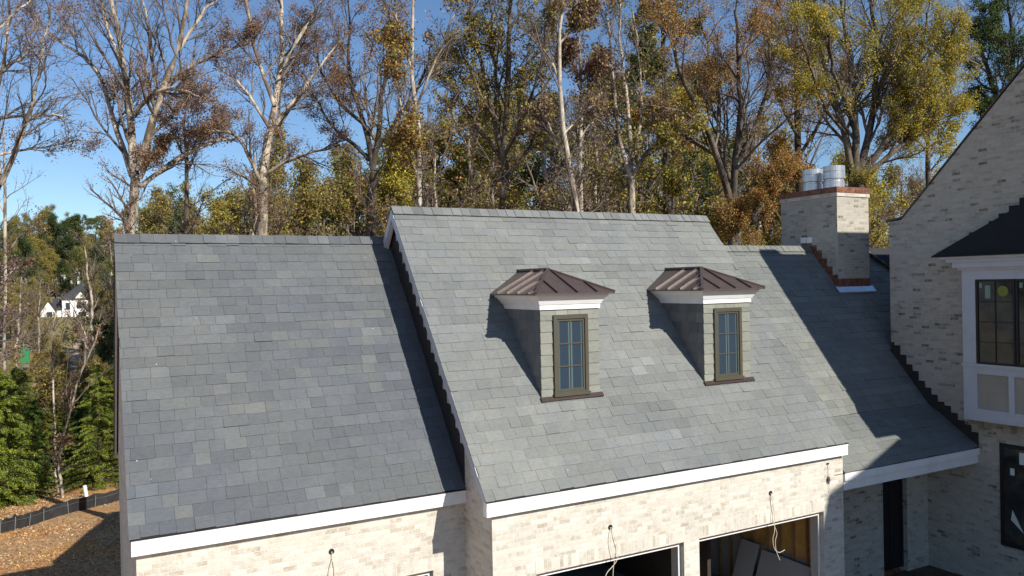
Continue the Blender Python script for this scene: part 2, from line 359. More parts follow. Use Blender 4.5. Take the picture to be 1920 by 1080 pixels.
# --- roof A (left garage)
Ax0, Ax1, Ay, Az = -5.414, 0.16, 1.1515, -0.0423; AW = 3.9886; AL = AW*HS; ARy, ARz = Ay+AW, Az+AW*m_
GA = (.120, .126, .130)
ra = deck(Ax0+.02, Ax1-.012, Ay+.01, Az-.02, AL, PITCH, True, parent=house, name='left_roof')
slates('slate_slope', Ax0, Ax1-.005, Ay-NY-.005, Az-NZ, AL, PITCH, base=GA, parent=ra, seed=3, warm=0.9, dark=0.0, buff=.42)
deck(Ax0+.02, Ax1-.012, 2*ARy-Ay-.01, Az-.02, AL, PITCH, False, parent=ra, name='rear_deck')
slates('rear_slate_slope', Ax0, Ax1-.005, 2*ARy-Ay+NY, Az-NZ, AL, PITCH, base=GA, front=False, parent=ra, seed=4)
ridge(Ax0, Ax1-.01, ARy, ARz-.025, ra, GA, 5)
# --- roof B (middle gable)
L_ = 9.0; BW, BH = 4.4687, 5.4195; BL = BW*HS
GB = (.183, .189, .181)
rb = deck(.02, L_-.02, .01, -.02, BL, PITCH, True, parent=house, name='middle_roof')
slates('slate_slope', 0, L_, -NY-.005, -NZ, BL, PITCH, base=GB, parent=rb, seed=13, warm=0.5)
deck(.02, L_-.02, 2*BW-.01, -.02, BL, PITCH, False, parent=rb, name='rear_deck')
slates('rear_slate_slope', 0, L_, 2*BW+NY, -NZ, BL, PITCH, base=GB, front=False, parent=rb, seed=14)
ridge(0, L_, BW, BH-.025, rb, GB, 15)
# --- roof C (link to the main house) with a flared eave
XM = 14.0
mC = 1.213; Cy = lambda z: (z+1.504)/mC
yb, zb_ = 1.45, 1.213*1.45-1.504; CRy, CRz = 5.065, 4.64
GC = (.178, .184, .170)
CL = (CRy-yb)*math.hypot(1, mC); pc = math.atan(mC)
fy, fz = 0.10, -0.69; pf = math.atan2(zb_-fz, yb-fy); FL = math.hypot(yb-fy, zb_-fz)
rc = deck(8.7, 19.0, yb, zb_-.03, CL, pc, True, parent=house, name='link_roof')
def climC(t0, t1):      # slates stop at the hip on the right, and at the main house wall while in front of it
    y = yb+t0*math.cos(pc)
    hipx = 16.05+(5.065-y)*1.15
    return (9.0, hipx if y > 2.55 else XM-.005)
slates('slate_slope', 9.0, XM, yb-NY-.01, zb_-NZ, CL, pc, base=GC, parent=rc, seed=23, xlim=climC, warm=.5)
deck(8.7, XM-.01, fy+.01, fz-.03, FL, pf, True, parent=rc, name='eave_deck')
slates('flared_eave_slates', 9.0, XM-.005, fy-.01, fz-.02, FL, pf, base=GC, parent=rc, seed=24)
deck(8.7, 16.0, 2*CRy-yb, zb_-.03, CL, pc, False, parent=rc, name='rear_deck')
ridge(8.98, 15.9, CRy, CRz-.02, rc, GC, 25)
# hip cap running down to the main house
b = MB(); r = random.Random(5)
p0 = Vector((15.9, 5.05, 4.62)); p1 = Vector((17.8, 3.45, 2.7)); n_ = 12
for i in range(n_):
    a = p0.lerp(p1, i/n_); c2 = p0.lerp(p1, (i+1.1)/n_); v = r.gauss(1, .08)
    b.bar(a+Vector((0, 0, .035)), c2+Vector((0, 0, .05)), .32, .03); 
b.c = [(.12, .13, .14)]*len(b.v); b.build('hip_cap', 'slate_grey', rc, colors=True)
b = MB(); b.quad([(15.9, 5.06, 4.6), (17.9, 3.35, 2.6), (20, 3.35, 2.6), (20, 8, 2.6), (17.9, 8, 2.6)]); b.build('hip_slope', 'roof_felt', rc)

# --- walls. Garage B
BYW = 0.12; Bx0, Bx1 = 0.16, 8.97; DT = -1.47; GZ = -4.15
def wall_open(name, x0, x1, yf, zt, openings, th=0.25, parent=house):
    b = MB(); x = x0
    for (a, c2) in openings:
        b.box((x, yf, GZ), (a, yf+th, zt)); b.box((a, yf, DT), (c2, yf+th, zt)); x = c2
    b.box((x, yf, GZ), (x1, yf+th, zt)); return b.build(name, 'brick', parent)
opsB = [(1.02, 4.37), (4.76, 8.33)]
wb = wall_open('front_wall', Bx0, Bx1, BYW, -0.10, opsB)
opsA = [(-4.0, -.47)]
AYW = Ay+.12
wa = wall_open('front_wall', Ax0+.10, Bx0, AYW, Az-.10, opsA)
for (ops, yf, wl) in ((opsB, BYW, wb), (opsA, AYW, wa)):
    for a, c2 in ops:
        b = MB(); b.box((a-.02, yf-.004, DT), (c2+.02, yf-.0005, DT+.235)); b.build('soldier_course', 'brick_soldier', wl)
        b = MB()      # steel lintel, jambs and head of the unfinished door opening
        b.box((a, yf+.012, DT-.018), (c2, yf+.09, DT-.004)); b.build('steel_lintel', 'copper', wl)
        b = MB()
        b.box((a, yf+.10, DT-.075), (c2, yf+.34, DT-.019)); b.box((c2-.045, yf+.10, GZ), (c2, yf+.34, DT-.076)); b.box((a, yf+.10, GZ), (a+.045, yf+.34, DT-.076))
        b.build('door_frame', 'jamb', wl)
        b = MB(); b.box((c2-.07, yf+.095, GZ), (c2-.046, yf+.125, DT-.10)); b.box((a+.046, yf+.095, DT-.098), (c2-.046, yf+.125, DT-.076)); b.build('door_stop', 'white_paint', wl)
# gable walls
def gable(name, x0, x1, yf, yr, ze, yrid, zrid, parent=house, mat='brick'):
    b = MB(); b.prism([(yf, GZ), (yr, GZ), (yr, ze+.0), (yrid, zrid), (yf, ze)], 'x', x0, x1); return b.build(name, mat, parent)
dz = .16
gB = gable('gable_wall', Bx0, Bx0+.25, BYW+.251, 2*BW-BYW, BYW*m_-dz, BW, BH-dz)
gable('gable_wall', Bx1-.25, Bx1, BYW+.251, 2*BW-BYW, BYW*m_-dz, BW, BH-dz)
gA = gable('gable_wall', Ax0+.10, Ax0+.35, AYW+.251, 2*ARy-AYW, Az+.12*m_-dz, ARy, ARz-dz)
b = MB(); b.box((Ax0+.35, 2*ARy-AYW-.25, GZ), (Bx0, 2*ARy-AYW, Az-.1)); b.box((Bx0+.25, 2*BW-BYW-.25, GZ), (Bx1-.25, 2*BW-BYW, -.1)); b.build('rear_wall', 'brick', house)
# fascias
for q0, q1 in ((0.0, 3.62), (3.624, 7.28), (7.284, L_-.02)):
    b = MB(); b.box((q0, -.015, -.275), (q1, .115, -.030)); b.box((q0, -.028, -.075), (q1, -.016, -.030)); b.build('fascia_board', 'white_paint', rb)
b = MB(); b.box((-.006, -.036, -.029), (L_, .02, -.018)); b.build('drip_edge', 'dark_flashing', rb)
for q0, q1 in ((Ax0+.03, -2.9), (-2.896, Bx0-.004)):
    b = MB(); b.box((q0, Ay-.015, Az-.265), (q1, Ay+.115, Az-.030)); b.box((q0, Ay-.028, Az-.075), (q1-.002, Ay-.016, Az-.03)); b.build('fascia_board', 'white_paint', ra)
b = MB(); b.box((Ax0+.02, Ay-.036, Az-.029), (Bx0-.01, Ay+.02, Az-.018)); b.build('drip_edge', 'dark_flashing', ra)
b = MB(); b.box((9.0, fy-.02, fz-.20), (XM-.003, fy+.10, fz-.035)); b.box((9.0, fy+.03, fz-.42), (XM-.003, fy+.12, fz-.205)); b.build('fascia_board', 'white_paint', rc)
b = MB(); b.box((9.0, fy+.121, fz-.40), (XM-.003, 1.515, fz-.36)); b.build('soffit', 'white_paint', rc)
# rake boards
def rake(parent, xa, xb, y0, z0, yr, zr, depth, mat='shaded_trim', drop=.045, name='rake_board'):
    b = MB()
    for s in (1, -1):
        ye = y0 if s == 1 else 2*yr-y0
        b.prism([(ye, z0-drop), (yr, zr-drop), (yr, zr-drop-depth), (ye, z0-drop-depth)], 'x', xa, xb)
    return b.build(name, mat, parent)
rake(rb, .005, .055, 0.0, 0.0, BW, BH, .23)
rake(rb, .056, .10, 0.25, 0.25*m_, BW, BH, .29)
rake(rb, L_-.045, L_-.012, 0.0, 0.0, BW, BH, .23)
rake(ra, Ax0+.025, Ax0+.065, Ay, Az, ARy, ARz, .22, 'shaded_trim')
# soffit strip under rake of B
rake(rb, .101, .157, .05, .05*m_, BW, BH, .05, 'shaded_trim', .1, 'soffit')
# step flashing where roof A dies into the gable of B and roof C into the main wall
def steps(parent, x0, x1, ya, yb2, zf, up=0.30, step=0.17, mat='dark_flashing'):
    b = MB(); y = ya
    while y < yb2:
        y1 = min(y+step, yb2); top = round((zf(y1)+up)/0.0835)*0.0835
        b.box((x0, y, zf(y)-.05), (x1, y1, top)); y = y1
    return b.build('step_flashing', mat, parent)
zA = lambda y: Az+(y-Ay)*m_ if y < ARy else ARz-(y-ARy)*m_
steps(ra, Bx0-.012, Bx0-.002, Ay+.04, ARy, lambda y: zA(y), .52, .19)
zC = lambda y: (fz+(y-fy)*math.tan(pf)) if y < yb else 1.213*y-1.504
steps(rc, XM-.012, XM-.002, fy, 2.54, zC, .27, .18)

# --- link wall (recessed) with a tall dark doorway
b = MB(); CYW = 1.52
b.box((Bx1, CYW, GZ), (12.17, CYW+.25, -.9)); b.box((13.13, CYW, GZ), (XM-.002, CYW+.25, -.9)); b.box((12.17, CYW, -1.35), (13.13, CYW+.25, -.9))
lw = b.build('link_wall', 'brick_shaded', house)
b = MB(); b.box((12.17, CYW+.12, -4.05), (12.23, CYW+.2, -1.35)); b.box((13.07, CYW+.12, -4.05), (13.13, CYW+.2, -1.35)); b.box((12.23, CYW+.12, -1.42), (13.07, CYW+.2, -1.35)); b.box((12.63, CYW+.13, -4.05), (12.68, CYW+.19, -1.42)); b.build('door_frame', 'black_frame', lw)
b = MB(); b.box((12.23, CYW+.15, -4.05), (12.63, CYW+.17, -1.42)); b.box((12.68, CYW+.15, -4.05), (13.07, CYW+.17, -1.42)); b.build('dark_opening', 'black_metal', lw)  # black sheets painted in for the darkness of the open doorway

# --- main house block
PKy, PKz = -1.55, 9.03
b = MB()
b.prism([(2.55, GZ), (2.55, 5.2), (2.16, 5.24), (PKy, PKz), (-5.65, 5.0), (-5.65, GZ)], 'x', XM, XM+.4)
mw = b.build('main_wall', 'brick_shaded', house)
b = MB()
for (ya, za2, yb3, zb3) in ((2.62, 5.215, 2.13, 5.275), (2.13, 5.275, PKy, PKz+.045), (PKy, PKz+.045, -5.75, 4.95)):
    b.prism([(ya, za2), (yb3, zb3), (yb3, zb3+.05), (ya, za2+.05)], 'x', XM-.16 if yb3 < -2 else XM-.03, XM+.5)
b.build('gable_coping', 'bronze_dark', mw)
b = MB(); b.prism([(2.6, 5.1), (PKy, PKz-.1), (-5.7, 4.9), (-5.7, 4.7), (PKy, PKz-.3), (2.6, 4.9)], 'x', XM+.5, 27); b.build('main_roof', 'far_shingle', house)
for q in (((XM+.4, 2.3, GZ), (27, 2.55, 5.1)), ((XM+.4, -5.65, GZ), (27, -5.4, 4.9))):
    b = MB(); b.box(*q); b.build('side_wall', 'brick', house)
# front wing of the main house, right of the view: its gable throws the lower shadow on the link roof
b = MB(); b.prism([(-5.66, GZ), (-5.66, 4.0), (-8.7, 5.76), (-14.5, 9.1), (-22, 5.0), (-22, GZ)], 'x', XM, XM+.4); b.build('front_wing_wall', 'brick', house)
b = MB(); b.prism([(-5.66, 3.95), (-14.5, 9.05), (-22, 4.95), (-22, 5.1), (-14.5, 9.2), (-5.66, 4.1)], 'x', XM-.1, 26); b.build('front_wing_roof', 'far_shingle', house)

# lower window
b = MB(); wy0, wy1, wz0, wz1 = -2.9, -.43, -3.03, -.50
b.box((XM-.03, wy0, wz0), (XM+.05, wy0+.09, wz1)); b.box((XM-.03, wy1-.09, wz0), (XM+.05, wy1, wz1))
b.box((XM-.03, wy0+.09, wz1-.09), (XM+.05, wy1-.09, wz1)); b.box((XM-.03, wy0+.09, wz0), (XM+.05, wy1-.09, wz0+.09))
b.box((XM-.03, -1.72, wz0+.09), (XM+.05, -1.62, wz1-.09))
lwn = b.build('window', 'black_frame', mw); lwn['label'] = 'tall black framed window under the white bay'
b = MB(); b.box((XM-.02, wy0+.09, wz0+.09), (XM-.008, -1.722, wz1-.09)); b.box((XM-.02, -1.618, wz0+.09), (XM-.008, wy1-.09, wz1-.09)); b.build('window_glass', 'dusty_glass', lwn)
for q in (((XM-.024, -.78, -1.25), (XM-.021, -.68, -1.08)), ((XM-.024, -1.12, -.95), (XM-.021, -.9, -.66))):
    b = MB(); b.box(*q); b.build('sticker', 'sticker_white', lwn)
b = MB(); b.prism([(-.68, -2.35), (-.98, -2.62), (-.72, -2.1)], 'x', XM-.024, XM-.021); b.build('sticker', 'sticker_white', lwn)

# --- bay window on the main wall
BX = 13.55; by0, by1 = -3.9, .19; bz0, bz1 = .05, 3.80
bay = MB()
bay.box((BX+.06, by0, bz0), (XM-.001, by1, bz1)); bay = bay.build('bay_window', 'shaded_trim', house)
bay['label'] = 'white panelled bay with black casements under a black metal hip roof'
wt, wbm = 3.56, 1.47; t = MB()
t.box((BX, -.145, wbm), (BX+.06, by1, wt)); t.box((BX, by0, wt), (BX+.06, by1, bz1)); t.box((BX, by0, bz0), (BX+.06, by1, bz0+.30))
t.box((BX, -.155, bz0+.3), (BX+.06, by1, wbm-.07)); t.box((BX, by0, 1.22), (BX+.06, -.155, wbm-.07)); t.box((BX-.035, by0, wbm-.07), (BX+.06, by1+.02, wbm))
for y in (-1.05, -2.0, -2.95): t.box((BX, y, bz0+.3), (BX+.06, y+.13, 1.22))
t.build('trim_board', 'shaded_trim', bay)
t = MB()
for a, c2 in ((-.92, -.155), (-1.87, -1.05), (-2.82, -2.0), (-3.9, -2.95)): t.box((BX+.045, a, bz0+.3), (BX+.058, c2, 1.22))
t.build('panel', 'raw_panel', bay)
t = MB()
t.box((BX-.14, by0, 3.86), (XM-.001, by1+.16, 4.0)); t.box((BX-.06, by0, 3.80), (XM-.001, by1+.08, 3.86)); t.box((BX-.19, by0, 4.0), (XM-.001, by1+.30, 4.085)); t.box((BX-.27, by0, 4.085), (XM-.001, by1+.42, 4.14)); t.build('cornice', 'shaded_trim', bay)
# casement pairs
def casement(y0, y1):
    t = MB(); X0 = BX-.01; f = .05; mid = (y0+y1)/2
    t.box((X0, y0, wbm), (BX+.05, y0+f, wt)); t.box((X0, y1-f, wbm), (BX+.05, y1, wt)); t.box((X0, y0+f, wt-f), (BX+.05, y1-f, wt)); t.box((X0, y0+f, wbm), (BX+.05, y1-f, wbm+f))
    t.box((X0+.014, mid-.012, wbm+f), (BX+.04, mid+.012, wt-f))
    h = (wt-wbm-2*f)/4
    for i in (1, 2, 3):
        z = wbm+f+h*i
        t.box((X0+.015, y0+f, z-.01), (BX+.04, mid-.0125, z+.01)); t.box((X0+.015, mid+.0125, z-.01), (BX+.04, y1-f, z+.01))
    fr = t.build('casement_window', 'black_frame', bay)
    t = MB(); t.box((BX+.02, y0+f, wbm+f), (BX+.03, y1-f, wt-f)); t.build('pane', 'dusty_glass', fr)
    for q in (((BX+.0165, y1-f-.10, wt-f-.16), (BX+.0195, y1-f-.03, wt-f-.04)), ((BX+.0165, y1-f-.30, wt-f-.42), (BX+.0195, y1-f-.17, wt-f-.10))):
        t = MB(); t.box(*q); t.build('sticker', 'sticker_green', fr)
    t = MB()
    cyy, czz = y1-f-.60, wt-f-.24
    t.prism([(cyy+.13*math.cos(i*math.pi/8), czz+.13*math.sin(i*math.pi/8)) for i in range(16)], 'x', BX+.0165, BX+.0195); t.build('round_sticker', 'sticker_yellow', fr)
for y1 in (-.16, -1.12, -2.08): casement(y1-.94, y1)
# hip roof of the bay
t = MB(); ey = .78; ex = 13.22; ez = 4.14
t.v = [(ex, ey, ez), (XM-.003, ey, ez), (XM-.003, ey, ez+.03), (XM-.003, -2.35, 6.02), (ex, -5.5, ez), (XM-.003, -5.5, ez), (ex, ey, ez+.03), (ex, -5.5, ez+.03), (XM-.003, -5.5, ez+.03)]
t.f = [(0, 1, 5, 4), (0, 6, 2, 1), (6, 3, 2), (0, 4, 7, 6), (6, 7, 8, 3), (4, 5, 8, 7)]; t.c = [(1, 1, 1)]*9
br_ = t.build('metal_roof', 'black_metal', bay)
t = MB(); y = .25
while y > -2.3:
    z = 4.17+(ey-y)*.6; t.box((XM-.02, y-.25, z-.1), (XM-.005, y, round((z+.24)/.0835)*.0835)); y -= .25
t.build('step_flashing', 'black_metal', br_)
for y in (.05, -.75, -1.55):
    t = MB(); t.prism([(13.6, .048), (XM-.001, .048), (XM-.001, -.20), (13.78, -.20), (13.74, -.08)], 'y', y-.09, y+.09); t.build('corbel', 'raw_panel', bay)

# --- chimney
cx0, cx1, cyf, cyr = 13.65, 15.04, 4.0, 6.13
b = MB(); b.box((cx0, cyf, GZ), (cx1, cyr, 6.08)); ch = b.build('chimney', 'brick_shaded', house)
b = MB(); b.box((cx0-.03, cyf-.03, 6.081), (cx1+.03, cyr+.03, 6.19)); b.build('corbelled_course', 'brick', ch)
b = MB(); b.box((cx0-.045, cyf-.045, 6.19), (cx1+.045, cyr+.045, 6.36))
for y in (4.5, 5.0, 5.5, 5.95): b.box((cx0-.052, y, 6.192), (cx0-.046, y+.012, 6.358))
b.build('copper_cap', 'copper', ch)
for y in (4.67, 5.48):
    prof = [(.30, 6.39), (.30, 6.62), (.275, 6.63), (.275, 6.68), (.32, 6.70), (.32, 6.90), (.312, 6.91), (.32, 6.92), (.32, 7.08), (.29, 7.085), (.29, 6.9)]
    b = MB(); n = 28
    for rr, z in prof:
        for j in range(n): b.v.append((14.35+rr*math.cos(2*math.pi*j/n), y+rr*math.sin(2*math.pi*j/n), z)); b.c.append((1, 1, 1))
    for i in range(len(prof)-1):
        for j in range(n): b.f.append((i*n+j, i*n+(j+1) % n, (i+1)*n+(j+1) % n, (i+1)*n+j))
    b.f.append(tuple((len(prof)-1)*n+j for j in range(n)))
    b.build('flue_pipe', 'galvanised', ch)
b = MB(); y = cyf
while y < 5.25:
    y1 = y+.19; zt = 1.213*min(y1, 5.065)-1.504
    b.box((cx0-.014, y, 1.213*min(y, 5.065)-1.6), (cx0-.003, y1, round((zt+.20)/.0835)*.0835)); y = y1
b.box((cx0-.016, cyf-.016, 3.28), (cx1+.01, cyf-.003, 3.64)); b.build('copper_flashing', 'copper', ch)
b = MB(); zz = 1.213*3.72-1.504; b.hexa([(cx0-.12, 3.86, 1.213*3.86-1.504+.03), (cx1+.12, 3.86, 1.213*3.86-1.504+.03), (cx1+.12, 3.995, 3.345+.03), (cx0-.12, 3.995, 3.345+.03), (cx0-.12, 3.86, 1.213*3.86-1.504+.07), (cx1+.12, 3.86, 1.213*3.86-1.504+.07), (cx1+.12, 3.995, 3.345+.07), (cx0-.12, 3.995, 3.345+.07)]); b.build('apron_flashing', 'galvanised', ch)
b = MB(); b.box((cx0-.02, 5.14, 4.76), (cx0-.001, 5.36, 4.93)); b.box((cx0-.02, 4.92, 4.75), (cx0-.001, 5.125, 4.92)); b.build('wall_vent', 'white_paint', ch)

# --- dormers
def dormer(dx, label, seed):
    X0, X1, Y = 1.823+dx, 3.19+dx, 1.19; zt = 3.17; zr = lambda y: m_*y
    b = MB(); r = random.Random(seed)
    # body: side walls dying into the roof
    b.prism([(Y+.03, zr(Y)-.1), (Y+.03, 3.40), (2.85, 3.40), (2.85, zr(2.85)-.1)], 'x', X0+.02, X1-.02)
    body = b.build('dormer', 'roof_felt', house); body['label'] = label
    # slate siding: front corners + head, sides
    b = MB(); z = 1.40; i = 0; base = (.235, .238, .205)
    wx0, wx1, wz0, wz1 = 2.105+dx, 2.905+dx, 1.46, 3.05
    def sl(a, c2, z0, z1, hh=0.0):
        v = r.gauss(1, .06); b.hexa([(a+.003, Y+.0-hh, z0), (c2-.003, Y+.0-hh, z0), (c2-.003, Y+.03, z0), (a+.003, Y+.03, z0), (a+.003, Y+.016, z1), (c2-.003, Y+.016, z1), (c2-.003, Y+.03, z1), (a+.003, Y+.03, z1)], tuple(c*v for c in base))
    while z < 3.13:
        z1 = min(z+.222, 3.17)
        if z < wz1-.02: sl(X0, wx0, z, z1+.01); sl(wx1, X1, z, z1+.01)
        z += .222
    for a, c2 in ((X0, wx0+.06), (wx0+.06, wx0+.35), (wx0+.35, wx0+.62), (wx0+.62, X1)): sl(a, c2, wz1+.005, 3.17, -.004)
    for xs_, s in ((X0, -1), (X1, 1)):
        z = 1.42
        while z < 3.35:
            ya = Y+.03; ymax = min(2.85, (z+.2)/m_+.02); y = ya-r.uniform(0, .2)
            while y < ymax:
                a, c2 = max(y, ya), min(y+.3, ymax)
                if c2-a > .03:
                    v = r.gauss(1, .08); xo = xs_+s*.004; xi = xs_-s*.016
                    b.hexa([(xo, a+.003, z), (xi, a+.003, z), (xi, c2-.003, z), (xo, c2-.003, z), (xs_-s*.012, a+.003, z+.232), (xi-s*.006, a+.003, z+.232), (xi-s*.006, c2-.003, z+.232), (xs_-s*.012, c2-.003, z+.232)], tuple(c*v for c in (.17, .175, .17)))
                y += .3
            z += .222
    b.build('slate_siding', 'slate_grey', body, colors=True)
    # crown frieze in three steps
    b = MB()
    def cr(z0, z1, o0, o1): b.hexa([(X0-o0, Y-o0, z0), (X1+o0, Y-o0, z0), (X1+o0, 2.9, z0), (X0-o0, 2.9, z0), (X0-o1, Y-o1, z1), (X1+o1, Y-o1, z1), (X1+o1, 2.9, z1), (X0-o1, 2.9, z1)])
    cr(3.165, 3.26, .02, .02); cr(3.26, 3.38, .035, .10); cr(3.38, 3.40, .115, .12); cr(3.40, 3.45, .135, .155)
    b.build('cornice', 'white_paint', body)
    # hip roof
    ex0, ex1, ey = X0-.235, X1+.235, .95; ez = 3.452; xc = (X0+X1)/2; ay, az_ = 2.01, 3.96; ry = az_/m_+.05
    b = MB()
    b.v = [(ex0, ey, ez), (ex1, ey, ez), (ex1, 2.95, ez), (ex0, 2.95, ez), (ex0, ey, ez+.028), (ex1, ey, ez+.028), (ex1, 2.95, ez+.028), (ex0, 2.95, ez+.028), (xc, ay, az_), (xc, ry, az_)]
    b.f = [(0, 3, 2, 1), (0, 1, 5, 4), (1, 2, 6, 5), (3, 0, 4, 7), (4, 5, 8), (4, 8, 9, 7), (5, 6, 9, 8), (2, 3, 7, 9, 6)]; b.c = [(1, 1, 1)]*10
    rf = b.build('metal_roof', 'bronze_metal', body)
    b = MB(); up = Vector((0, 0, 1))
    E = lambda p, q, w_=.05, h_=.045: b.bar(Vector(p)+up*.012, Vector(q)+up*.012, w_, h_)
    E((ex0, ey, ez+.03), (xc, ay, az_), .06); E((ex1, ey, ez+.03), (xc, ay, az_), .06); E((xc, ay-.02, az_+.005), (xc, ry, az_+.005), .07)
    b.build('hip_seam', 'bronze_metal', rf)
    b = MB()
    for j in (1, 2, 3):     # seams of the front face run up the slope
        x = ex0+(ex1-ex0)*(j/4+.02); tt = 1-abs(x-xc)/((ex1-ex0)/2)
        E((x, ey, ez+.03), (x, ey+(ay-ey)*tt*.96, ez+.03+(az_-ez-.03)*tt*.96), .022, .05)
    for s, xe in ((1, ex0), (-1, ex1)):
        for j in range(4):
            y = ey+.30+j*.43; tt = min(1, (y-ey)/(ay-ey)); top = (xe+(xc-xe)*tt*.97, y, ez+.03+(az_-ez-.03)*tt*.97)
            if y < 2.75: E((xe, y, ez+.03), top, .024, .05)
    b.build('standing_seam', 'bronze_metal', rf)
    # apron
    b = MB(); b.hexa([(X0-.03, Y-.07, zr(Y-.07)+.03), (X1+.05, Y-.07, zr(Y-.07)+.03), (X1+.05, Y+.03, zr(Y)+.0), (X0-.03, Y+.03, zr(Y)), (X0-.03, Y-.07, zr(Y-.07)+.045), (X1+.05, Y-.07, zr(Y-.07)+.045), (X1+.05, Y-.012, 1.475), (X0-.03, Y-.012, 1.475)]); b.build('apron_flashing', 'bronze_dark', body)
    # window: casing, sill, sash, muntins, panes
    f = .075; yo, yi = Y-.035, Y+.03
    b = MB(); b.box((wx0, yo, wz0+.06), (wx0+f, yi, wz1)); b.box((wx1-f, yo, wz0+.06), (wx1, yi, wz1)); b.box((wx0+f, yo, wz1-f), (wx1-f, yi, wz1)); b.box((wx0-.02, yo-.03, wz0), (wx1+.02, yi, wz0+.06)); b.box((wx0+f, yo+.005, wz0+.06), (wx1-f, yi, wz0+.06+.03))
    wn = b.build('window', 'olive_frame', body)
    b = MB(); a0, a1, c0, c1 = wx0+f+.002, wx1-f-.002, wz0+.092, wz1-f-.002; g_ = .045; ys_ = Y-.012
    b.box((a0, ys_, c0), (a0+g_, yi, c1)); b.box((a1-g_, ys_, c0), (a1, yi, c1)); b.box((a0+g_, ys_, c1-g_), (a1-g_, yi, c1)); b.box((a0+g_, ys_, c0), (a1-g_, yi, c0+g_))
    mx_ = (a0+a1)/2; b.box((mx_-.013, ys_+.006, c0+g_), (mx_+.013, yi, c1-g_))
    h = (c1-c0-2*g_)/3
    for j in (1, 2):
        z = c0+g_+h*j; b.box((a0+g_, ys_+.007, z-.012), (mx_-.0135, yi, z+.012)); b.box((mx_+.0135, ys_+.007, z-.012), (a1-g_, yi, z+.012))
    b.build('sash', 'olive_frame', wn)
    b = MB(); b.box((a0+g_, Y+.012, c0+g_), (a1-g_, Y+.02, c1-g_)); b.build('pane', 'curtain_glass', wn)
dormer(0, 'left dormer with bronze hip roof, nearest the left garage', 1)
dormer(4.12, 'right dormer with bronze hip roof, nearest the chimney', 2)

# --- garage interior
b = MB()
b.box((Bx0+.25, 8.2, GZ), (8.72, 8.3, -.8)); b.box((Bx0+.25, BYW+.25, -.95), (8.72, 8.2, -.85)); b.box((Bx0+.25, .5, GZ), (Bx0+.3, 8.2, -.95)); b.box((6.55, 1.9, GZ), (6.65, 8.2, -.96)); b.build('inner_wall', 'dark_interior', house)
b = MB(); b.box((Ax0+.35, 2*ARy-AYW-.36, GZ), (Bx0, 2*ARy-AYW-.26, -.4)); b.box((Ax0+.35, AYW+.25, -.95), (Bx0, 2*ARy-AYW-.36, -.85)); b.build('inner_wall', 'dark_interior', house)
b = MB(); b.box((8.66, .40, -2.86), (8.70, 8.1, -.96)); kb = b.build('insulation', 'kraft', house)
b = MB()
for y in np.arange(.42, 7.9, .41): b.box((8.58, y, GZ), (8.659, y+.04, -.96))
b.build('wall_stud', 'wood_stud', kb)
b = MB(); b.box((8.655, .38, GZ), (8.715, 8.15, -2.865)); b.build('lower_wallboard', 'drywall', kb)
b = MB(); b.box((Ax0+.35, AYW+.25, GZ-.02), (8.72, 8.2, GZ+.02)); b.build('garage_floor', 'concrete', house)
# rear wing behind the left garage (throws the shadow beside the house)
b = MB(); zw = -.2; pw = 1.03; rx_ = 1.0; rz = zw+(rx_+4.0)*pw
b.prism([(-4.0, GZ-2.5), (-4.0, zw), (rx_, rz-.05), (6.0, zw), (6.0, GZ-2.5)], 'y', 9.2, 12.7); b.build('rear_wing', 'brick', house)
for s in (-1, 1):
    b = MB(); b.prism([(rx_+s*5.12, zw-.12), (rx_, rz), (rx_, rz+.1), (rx_+s*5.15, zw+.0)], 'y', 8.6, 12.82); b.build('rear_wing_roof', 'roof_felt', house)

# --- drywall sheets leaning against the stud wall
def sheet(y, x_off, lean, label, w_=1.22, h=2.0, xt=8.50):
    b = MB(); b.hexa([(xt-lean-.013, y, GZ+.02), (xt-lean, y, GZ+.02), (xt-lean, y+w_, GZ+.02), (xt-lean-.013, y+w_, GZ+.02), (xt-.013, y, GZ+.02+h), (xt, y, GZ+.02+h), (xt, y+w_, GZ+.02+h), (xt-.013, y+w_, GZ+.02+h)])
    return tag(b.build('drywall_sheet', 'drywall'), label, 'drywall sheet', 'drywall sheets leaning in the right garage bay')
sheet(.62, 0, .45, 'grey drywall sheet leaning in the garage, nearest the right jamb', 1.5, 1.22)
sheet(2.2, 0, .50, 'grey drywall sheet leaning deeper in the garage, left of its neighbour', .6, 1.3)
# --- cables hanging from wall boxes
def cable(x, yw, z, segs, label, r0=.0065):
    t = empty('hanging_cable', (x, yw, z), label, 'cable', 'loose cables hanging from holes in the brick wall')
    b = MB(); b.tube([(x, yw-.012, z), (x, yw+.006, z)], .048, 14); b.build('junction_hole', 'black_rubber', t)
    for s in segs:
        b = MB(); P = [Vector((x+p[0], yw-.015-p[1], z+p[2])) for p in s]; Q = []
        for i in range(len(P)-1):       # catmull-rom smoothing
            a, p, q, d = P[max(i-1, 0)], P[i], P[i+1], P[min(i+2, len(P)-1)]
            for u in np.linspace(0, 1, 6, endpoint=False):
                Q.append(.5*((2*p)+(-a+q)*u+(2*a-5*p+4*q-d)*u*u+(-a+3*p-3*q+d)*u**3))
        Q.append(P[-1]); b.tube(Q, r0, 5); b.build('wire', 'cable', t)
cable(2.62, BYW, -.89, [[(0, .0, 0), (-.03, .03, -.15), (-.03, .03, -.35), (.03, .05, -.62), (.0, .06, -.75), (-.03, .06, -1.2), (.0, .05, -1.6)], [(.02, 0, 0), (.07, .03, -.2), (.13, .03, -.42), (.10, .05, -.6), (-.02, .05, -.72), (-.15, .07, -.8), (-.24, .08, -.95)]], 'pair of loose cables over the left bay of the middle garage')
